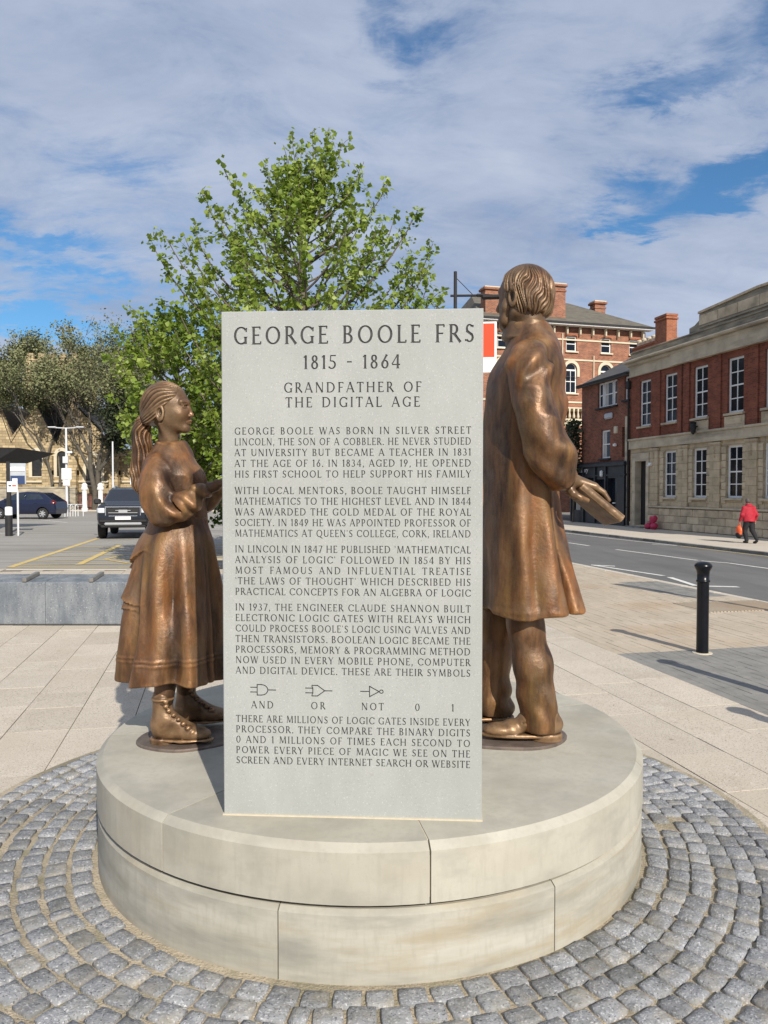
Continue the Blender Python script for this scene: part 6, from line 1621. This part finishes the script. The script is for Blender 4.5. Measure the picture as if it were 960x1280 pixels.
m_ = MB(); m_.add([(-3, -1.6, 3.55), (2.3, -1.4, 3.45), (2.6, 1.5, 3.35), (-3, 1.6, 3.7), (-3, -1.6, 2.95), (1.3, -1.3, 2.9), (1.4, 1.3, 2.9), (-3, 1.5, 2.95)], [(0, 1, 2, 3), (7, 6, 5, 4), (0, 4, 5, 1), (1, 5, 6, 2), (2, 6, 7, 3), (3, 7, 4, 0)]); m_.build('roof', 'black_matt', cn)
m_ = MB(); m_.tube([(.35, -1.0, 0), (.35, -1.0, 3.0)], .09, 8); m_.tube([(.35, 1.0, 0), (.35, 1.0, 3.0)], .09, 8); m_.build('post', 'black_matt', cn) if False else None
for yy in (-.9, .9):
    m_ = MB(); m_.tube([(.25, yy, 0), (.25, yy, 3.0)], .08, 8); m_.build('post', 'black_matt', cn)

kb_ = thing('information_board', 'grey and blue information board under the dark shelter at the left edge', 'notice board', (-14.55, 30.6, 0), .1)
m_ = MB(); m_.box((0, .03, 2.36), (.62, .06, .84), bev=.02); m_.build('board', 'sign_grey', kb_)
m_ = MB(); m_.box((-.36, .04, 1.4), (.14, .14, 2.9)); m_.build('post', 'black_matt', kb_)
m_ = MB(); m_.box((0, -.015, 2.12), (.54, .02, .34)); m_.build('poster', 'sign_blue', kb_)
m_ = MB(); m_.box((0, -.015, 2.55), (.54, .02, .16)); m_.box((-.1, -.032, 2.12), (.2, .014, .12)); m_.build('notice', 'sign_white', kb_)
ps = thing('parking_sign', 'small white parking sign with red lettering on a white post beside the blue car', 'sign', (-13.75, 28.9, 0))
m_ = MB(); m_.tube([(0, 0, 0), (0, 0, 1.7)], .038, 8); m_.build('post', 'galvanised', ps)
m_ = MB(); m_.box((-.18, -.05, 1.84), (.40, .03, .40), bev=.015); m_.build('sign_plate', 'sign_white', ps)
m_ = MB(); m_.box((-.10, -.068, 1.88), (.14, .006, .05)); m_.build('red_print', 'sign_red', ps); m_ = MB(); m_.box((-.26, -.068, 1.88), (.10, .006, .05)); m_.build('black_print', 'black_matt', ps)
pb = thing('bollard', 'black car park bollard with a white top beside the parking sign post', 'bollard', (-14.05, 28.8, 0))
m_ = MB(); m_.lathe([(.13, 0), (.13, .78)], n=14, cap=False); m_.build('shaft', 'black_matt', pb); m_ = MB(); m_.lathe([(.132, .78), (.132, 1.05), (.1, 1.09), (0.001, 1.1)], n=14, cap=False); m_.build('white_top', 'sign_white', pb)
hy = thing('fire_notice', 'small white notice plate on a short post behind the pickup roof', 'sign', (-16.3, 50, 0))
m_ = MB(); m_.tube([(0, 0, 0), (0, 0, 2.2)], .04, 6); m_.build('post', 'galvanised', hy); m_ = MB(); m_.box((0, -.05, 2.35), (.34, .03, .55), bev=.02); m_.build('plate', 'sign_white', hy)
wb = thing('wooden_bench', 'weathered slatted bench glimpsed between the girl and the slab', 'bench', (-3.35, 14.2, 0))
for i in range(4):
    m_ = MB(); m_.box((0, -.2 + i * .13, .45), (1.6, .10, .04), bev=.005); m_.build('slat', 'stone_weathered', wb)
for sx_ in (-.65, .65):
    m_ = MB(); m_.box((sx_, 0, .21), (.07, .5, .43)); m_.build('leg', 'black_matt', wb)

# ------------------------------------------------------------------ vehicles
def wheel(parent, x, y, r, side, w=.20, spokes=7):
    t_ = MB(); t_.lathe([(r * .66, -w / 2), (r * .93, -w / 2), (r, -w / 2 + .03), (r, w / 2 - .03), (r * .93, w / 2), (r * .66, w / 2)], n=24, cap=False)
    R = Matrix.Rotation(pi / 2, 3, 'X'); t_.v = [tuple(R @ Vector(p) + Vector((x, y, r))) for p in t_.v]
    o = t_.build('wheel', 'rubber', parent, smooth=True)
    m_ = MB(); yo = side * w * .30
    m_.lathe([(r * .67, -.03), (r * .67, .03), (r * .60, .03), (r * .60, -.03)], n=24, cap=False); m_.lathe([(.001, .02), (.06, .02), (.07, -.02)], n=10)
    V0 = len(m_.v)
    for k in range(spokes):
        a = 2 * pi * k / spokes; m_.box((cos(a) * r * .34, sin(a) * r * .34, .005), (r * .60, .055, .03), rz=a)
    m_.v = [tuple(R @ Vector(p) + Vector((x, y + yo, r))) for p in m_.v]; m_.build('rim', 'silver_plastic', o)
    m_ = MB(); m_.lathe([(r * .66, -.01), (.001, -.01)], n=20); m_.v = [tuple(R @ Vector(p) + Vector((x, y + yo * .3, r))) for p in m_.v]; m_.build('brake_disc', 'black_matt', o)
    return o
def car_body(prof, wfun, wheels, r):
    def f(P):
        d = smax(poly2(P[:, 0], P[:, 2], prof) - .03, np.abs(P[:, 1]) - wfun(P), .10)
        for wx in wheels:
            d = smax(d, -smax(np.hypot(P[:, 0] - wx, P[:, 2] - r) - r * 1.17, .48 - np.abs(P[:, 1]), .02), .02)
        return d
    return f
def skin(parent, name, body, region, lo, hi, m, off=.006, h=.022):
    return sdf_obj(name, lambda P: np.maximum(np.maximum(body(P) - off, -(body(P) + .03)), region(P)), lo, hi, h, m, parent)
# blue hatchback
hb = thing('hatchback_car', 'dark blue small hatchback parked side on at the left edge of the car park', 'car', (-21.55, 46.6, 0), radians(176))
hp = [(1.98, .28), (2.0, .55), (1.88, .76), (1.15, .98), (.28, 1.40), (-.25, 1.46), (-1.15, 1.40), (-1.72, 1.02), (-1.88, .92), (-1.93, .55), (-1.90, .30)]
hw = lambda P: np.interp(P[:, 2], [.25, .5, .85, 1.0, 1.45], [.79, .83, .83, .78, .60]) - .10 * np.clip((np.abs(P[:, 0]) - 1.45) / .5, 0, 1) ** 2
hb.scale = (1.08, 1.08, 1.10)
hbody = car_body(hp, hw, (1.24, -1.24), .30)
sdf_obj('body', hbody, (-2.1, -.95, .1), (2.1, .95, 1.55), .030, 'navy_paint', hb)
sidewin = lambda pts: (lambda P: np.maximum(poly2(P[:, 0], P[:, 2], pts), .5 - np.abs(P[:, 1])))
skin(hb, 'side_window', hbody, sidewin([(.95, 1.03), (.30, 1.34), (-.22, 1.38), (-.22, 1.02)]), (-2, -.95, .9), (2, .95, 1.5), 'car_glass')
skin(hb, 'rear_side_window', hbody, sidewin([(-.30, 1.02), (-.30, 1.38), (-1.02, 1.34), (-1.32, 1.08)]), (-2, -.95, .9), (2, .95, 1.5), 'car_glass')
skin(hb, 'windscreen', hbody, lambda P: np.maximum(poly2(P[:, 0], P[:, 2], [(1.18, 1.0), (.38, 1.40), (.30, 1.34), (1.02, .98)]), np.abs(P[:, 1]) - .62), (.2, -.8, .9), (1.4, .8, 1.5), 'car_glass')
for s_ in (-1, 1):
    skin(hb, 'headlight', hbody, lambda P: np.maximum(np.maximum(np.abs(P[:, 2] - .76) - .10, 1.45 - P[:, 0]), np.abs(P[:, 1] - s_ * .62) - .20), (1.3, -.95, .6), (2.1, .95, .95), 'lamp_lens')
    skin(hb, 'tail_light', hbody, lambda P: np.maximum(np.maximum(np.abs(P[:, 2] - .92) - .12, P[:, 0] + 1.74), np.abs(P[:, 1] - s_ * .68) - .16), (-2.1, -.95, .6), (-1.5, .95, 1.2), 'red_lens')
    m_ = MB(); m_.box((.78, s_ * .92, 1.04), (.16, .20, .13), bev=.04); m_.build('wing_mirror', 'navy_paint', hb)
    for xw in (1.24, -1.24): wheel(hb, xw, s_ * .72, .30, s_)
    for xw in (.0, -.85):
        m_ = MB(); m_.box((xw, s_ * .845, .86), (.18, .03, .035), bev=.01); m_.build('door_handle', 'navy_paint', hb)
# dark double cab pickup, nose towards the camera
pk = thing('pickup_truck', 'dark slate grey double cab pickup facing the camera behind the bronze girl', 'pickup truck', (-9.60, 29.2, 0), atan2(-.9767, .2147))
pp = [(2.52, .52), (2.60, .70), (2.58, 1.06), (2.42, 1.17), (1.40, 1.27), (.72, 1.72), (.3, 1.79), (-.75, 1.79), (-1.05, 1.68), (-1.30, 1.30), (-2.55, 1.28), (-2.62, .60)]
pw_ = lambda P: np.interp(P[:, 2], [.4, .7, 1.05, 1.25, 1.8], [.86, .92, .92, .84, .66]) - .10 * np.clip((P[:, 0] - 2.1) / .5, 0, 1) ** 2
pbody = car_body(pp, pw_, (1.62, -1.6), .39)
sdf_obj('body', pbody, (-2.75, -1.05, .3), (2.75, 1.05, 1.9), .032, 'slate_paint', pk)
skin(pk, 'windscreen', pbody, lambda P: np.maximum(np.maximum(poly2(P[:, 0], P[:, 2], [(1.40, 1.30), (.72, 1.72), (.60, 1.65), (1.2, 1.24)]), np.abs(P[:, 1]) - .70), 1.30 - P[:, 2]), (.4, -.9, 1.2), (1.6, .9, 1.85), 'car_glass')
skin(pk, 'side_window', pbody, sidewin([(1.15, 1.32), (.62, 1.66), (-.75, 1.68), (-.95, 1.34)]), (-1.3, -1.0, 1.2), (1.4, 1.0, 1.8), 'car_glass')
m_ = MB(); m_.box((2.57, 0, .97), (.10, 1.10, .28), bev=.03); gr = m_.build('grille', 'black_matt', pk)
m_ = MB(); m_.box((2.61, 0, 1.13), (.06, 1.20, .035), bev=.01); m_.box((2.615, 0, .82), (.06, .96, .03), bev=.01)
for s_ in (-1, 1): m_.box((2.61, s_ * .575, .98), (.05, .035, .30), bev=.01)
m_.build('chrome_surround', 'chrome', gr)
m_ = MB(); m_.box((2.635, 0, 1.01), (.03, .50, .022)); m_.box((2.635, 0, .93), (.03, .96, .018)); m_.build('bar', 'silver_plastic', gr)
m_ = MB(); m_.box((2.645, 0, .98), (.02, .30, .11), bev=.02); m_.build('badge', 'silver_plastic', gr)
m_ = MB(); m_.box((2.66, 0, .745), (.02, .52, .112), bev=.004); m_.build('number_plate', 'sign_white', pk)
m_ = MB(); m_.box((2.62, 0, .545), (.10, 1.24, .10), bev=.035); m_.build('skid_plate', 'silver_plastic', pk)
m_ = MB(); m_.box((2.57, 0, .65), (.12, 1.62, .16), bev=.05); m_.box((2.52, 0, .46), (.14, 1.5, .10), bev=.03); m_.build('bumper', 'black_matt', pk)
for s_ in (-1, 1):
    skin(pk, 'headlight', pbody, lambda P: np.maximum(np.maximum(np.abs(P[:, 2] - 1.01) - .085, 2.1 - P[:, 0]), np.abs(P[:, 1] - s_ * .76) - .155), (2.0, -1.0, .8), (2.75, 1.0, 1.2), 'lamp_lens', off=.012)
    m_ = MB(); m_.lathe([(0.001, 0), (.05, .01), (.06, .03)], n=10); m_.v = [(2.56 + z, s_ * .70 + x, .66 + y) for x, y, z in m_.v]; m_.build('fog_lamp', 'lamp_lens', pk)
    m_ = MB(); m_.box((1.02, s_ * 1.06, 1.30), (.14, .26, .20), bev=.05); m_.box((1.06, s_ * .94, 1.24), (.06, .16, .05)); m_.build('wing_mirror', 'black_matt', pk)
    for xw in (1.62, -1.6): wheel(pk, xw, s_ * .80, .39, s_, .26, 6)
    m_ = MB(); m_.tube([(.2, s_ * .58, 1.86), (-.7, s_ * .58, 1.86)], .025, 6); m_.box((.15, s_ * .58, 1.82), (.06, .05, .08)); m_.box((-.65, s_ * .58, 1.82), (.06, .05, .08)); m_.build('roof_rail', 'silver_plastic', pk)

# ------------------------------------------------------------------ man in a red jacket on the far pavement
pr_ = thing('person', 'person in a red hooded jacket and black trousers walking away along the far pavement', 'person', (13.50, 28.45, -.25), radians(100))
# local: +x forward (walking), +y left
def walk_body(P):
    d = ell(P, (.08, .02, 1.545), (.088, .075, .108))
    d = smin(d, ell(P, (.145, .02, 1.50), (.03, .045, .05)), .03)
    d = smin(d, cap(P, (.03, 0, 1.30), (.07, .01, 1.46), .06, .055), .03)
    d = smin(d, loft(P, [(.80, -.02, 0, .11, .15), (1.0, 0, 0, .12, .17), (1.25, .02, 0, .11, .18), (1.36, .03, 0, .07, .12)]), .03)
    d = smin(d, chain(P, [(-.02, .09, .86, .085), (.10, .10, .48, .06), (-.02, .10, .10, .045)], .03), .03); d = smin(d, chain(P, [(-.02, -.09, .86, .085), (-.05, -.10, .48, .06), (-.32, -.10, .16, .045)], .03), .03)
    for s in (-1, 1):
        d = smin(d, chain(P, [(.02, s * .19, 1.30, .06), (-.02 + s * .05, s * .26, 1.03, .045), (.08 + s * .06, s * .27, .80, .035)], .03), .03)
        for k in range(4): d = smin(d, cap(P, (.08 + s * .06 + .01 * k, s * .27 - .02 + .012 * k, .78), (.09 + s * .06 + .01 * k, s * .27 - .02 + .012 * k, .70), .012, .010), .01)
        d = smin(d, cap(P, (.10 + s * .06, s * .25, .79), (.14 + s * .06, s * .25, .73), .012, .010), .01)
    for s in (-1, 1): d = smin(d, ell(P, (.075, .02 + s * .078, 1.54), (.02, .012, .03)), .01)
    d = smax(d, -ell(P, (.16, .055, 1.565), (.014, .016, .010)), .01); d = smax(d, -ell(P, (.16, -.015, 1.565), (.014, .016, .010)), .01)
    return d
sdf_obj('body', walk_body, (-.45, -.4, .02), (.35, .4, 1.70), .016, 'skin', pr_)
def jacket(P):
    d = loft(P, [(.80, -.02, 0, .17, .225), (.95, -.01, 0, .165, .215), (1.1, 0, 0, .155, .215), (1.25, .015, 0, .145, .225), (1.34, .02, 0, .12, .19), (1.40, .03, 0, .08, .11)], k=.02)
    for s in (-1, 1): d = smin(d, chain(P, [(.02, s * .20, 1.30, .078), (-.02 + s * .05, s * .265, 1.05, .064), (.07 + s * .06, s * .275, .84, .052)], .04), .04)
    d = smin(d, ell(P, (-.03, .0, 1.39), (.085, .125, .065)), .04); d = smin(d, smax(np.abs(np.hypot(P[:, 0] - .05, P[:, 1]) - .085) - .016, np.abs(P[:, 2] - 1.42) - .04, .01), .03)
    return d - .010 * wob(P, 13, 3)
sdf_obj('jacket', jacket, (-.32, -.42, .74), (.34, .42, 1.50), .016, 'red_cloth', pr_)
def trou(P):
    d = chain(P, [(-.02, .09, .86, .115), (.10, .10, .48, .085), (-.02, .10, .12, .068)], .04); d = smin(d, chain(P, [(-.02, -.09, .86, .115), (-.05, -.10, .48, .085), (-.32, -.10, .17, .066)], .04), .05)
    return d - .006 * wob(P, 17, 5)
sdf_obj('trousers', trou, (-.48, -.3, .04), (.3, .3, .99), .016, 'black_cloth', pr_)
def shoes(P): 
    d = smin(ell(P, (.04, .10, .045), (.145, .052, .05)), ell(P, (-.03, .10, .07), (.06, .05, .06)), .03)
    return np.minimum(d, smin(cap(P, (-.33, -.10, .10), (-.19, -.10, .035), .048, .04), ell(P, (-.22, -.10, .04), (.09, .05, .04)), .03))
sdf_obj('shoes', shoes, (-.5, -.25, -.02), (.3, .25, .2), .015, 'black_matt', pr_)
def hair_(P):
    d = ell(P, (.065, .02, 1.560), (.097, .086, .108)); d = smax(d, P[:, 0] - .10 - .5 * np.maximum(0, P[:, 2] - 1.58), .02); return smax(smax(d, 1.47 - P[:, 2], .02), -ell(P, (-.02, .0, 1.655), (.06, .06, .05)), .03) - .004 * wob(P, 60, 2)
sdf_obj('hair', hair_, (-.1, -.15, 1.4), (.25, .2, 1.72), .013, 'grey_hair', pr_)
bgt = thing('carrier_bag', 'orange plastic carrier bag with dark contents hanging from the hand of the red jacketed person', 'bag', (13.50, 28.45, -.25), radians(100))
def bag(P):
    d = ell(P, (.15, .30, .42), (.155, .085, .24)); d = smax(d, np.abs(P[:, 2] - .42) - .21, .03)
    return d - .012 * wob(P, 16, 6)
sdf_obj('bag_body', bag, (-.1, .1, .12), (.42, .5, .74), .016, 'orange_plastic', bgt)
m_ = MB(); m_.tube([(.06, .29, .58), (.12, .275, .73), (.18, .30, .58)], .012, 6); m_.tube([(.12, .33, .58), (.14, .275, .73), (.20, .33, .58)], .012, 6); m_.build('handles', 'orange_plastic', bgt)
sdf_obj('dark_contents', lambda P: ell(P, (.15, .30, .31), (.135, .10, .15)) - .012 * wob(P, 15, 2), (-.05, .15, .1), (.36, .46, .52), .016, 'black_cloth', bgt)
rb = thing('red_sacks', 'crimson red plastic sacks heaped against the foot of the stone building', 'sacks', US(21.45, 34.85, -.25), BROT)
rb.scale = (.8, .8, .8)
for i, (x, y, z, a, b_, c) in enumerate(((-.30, -.05, .19, .25, .22, .20), (.25, -.02, .20, .24, .21, .21), (.0, .02, .56, .23, .19, .24), (.22, .05, .66, .14, .14, .22))):
    sdf_obj('sack', (lambda x, y, z, a, b_, c: lambda P: smax(ell(P, (x, y, z), (a, b_, c)), -P[:, 2], .02) - .045 * wob(P, 7, int(abs(x) * 20) + 5) - .02 * ridg(P, 12, 4))(x, y, z, a, b_, c), (x - a - .08, y - b_ - .08, -.03), (x + a + .08, y + b_ + .08, z + c + .08), .022, 'crimson_plastic', rb)
# ------------------------------------------------------------------ end
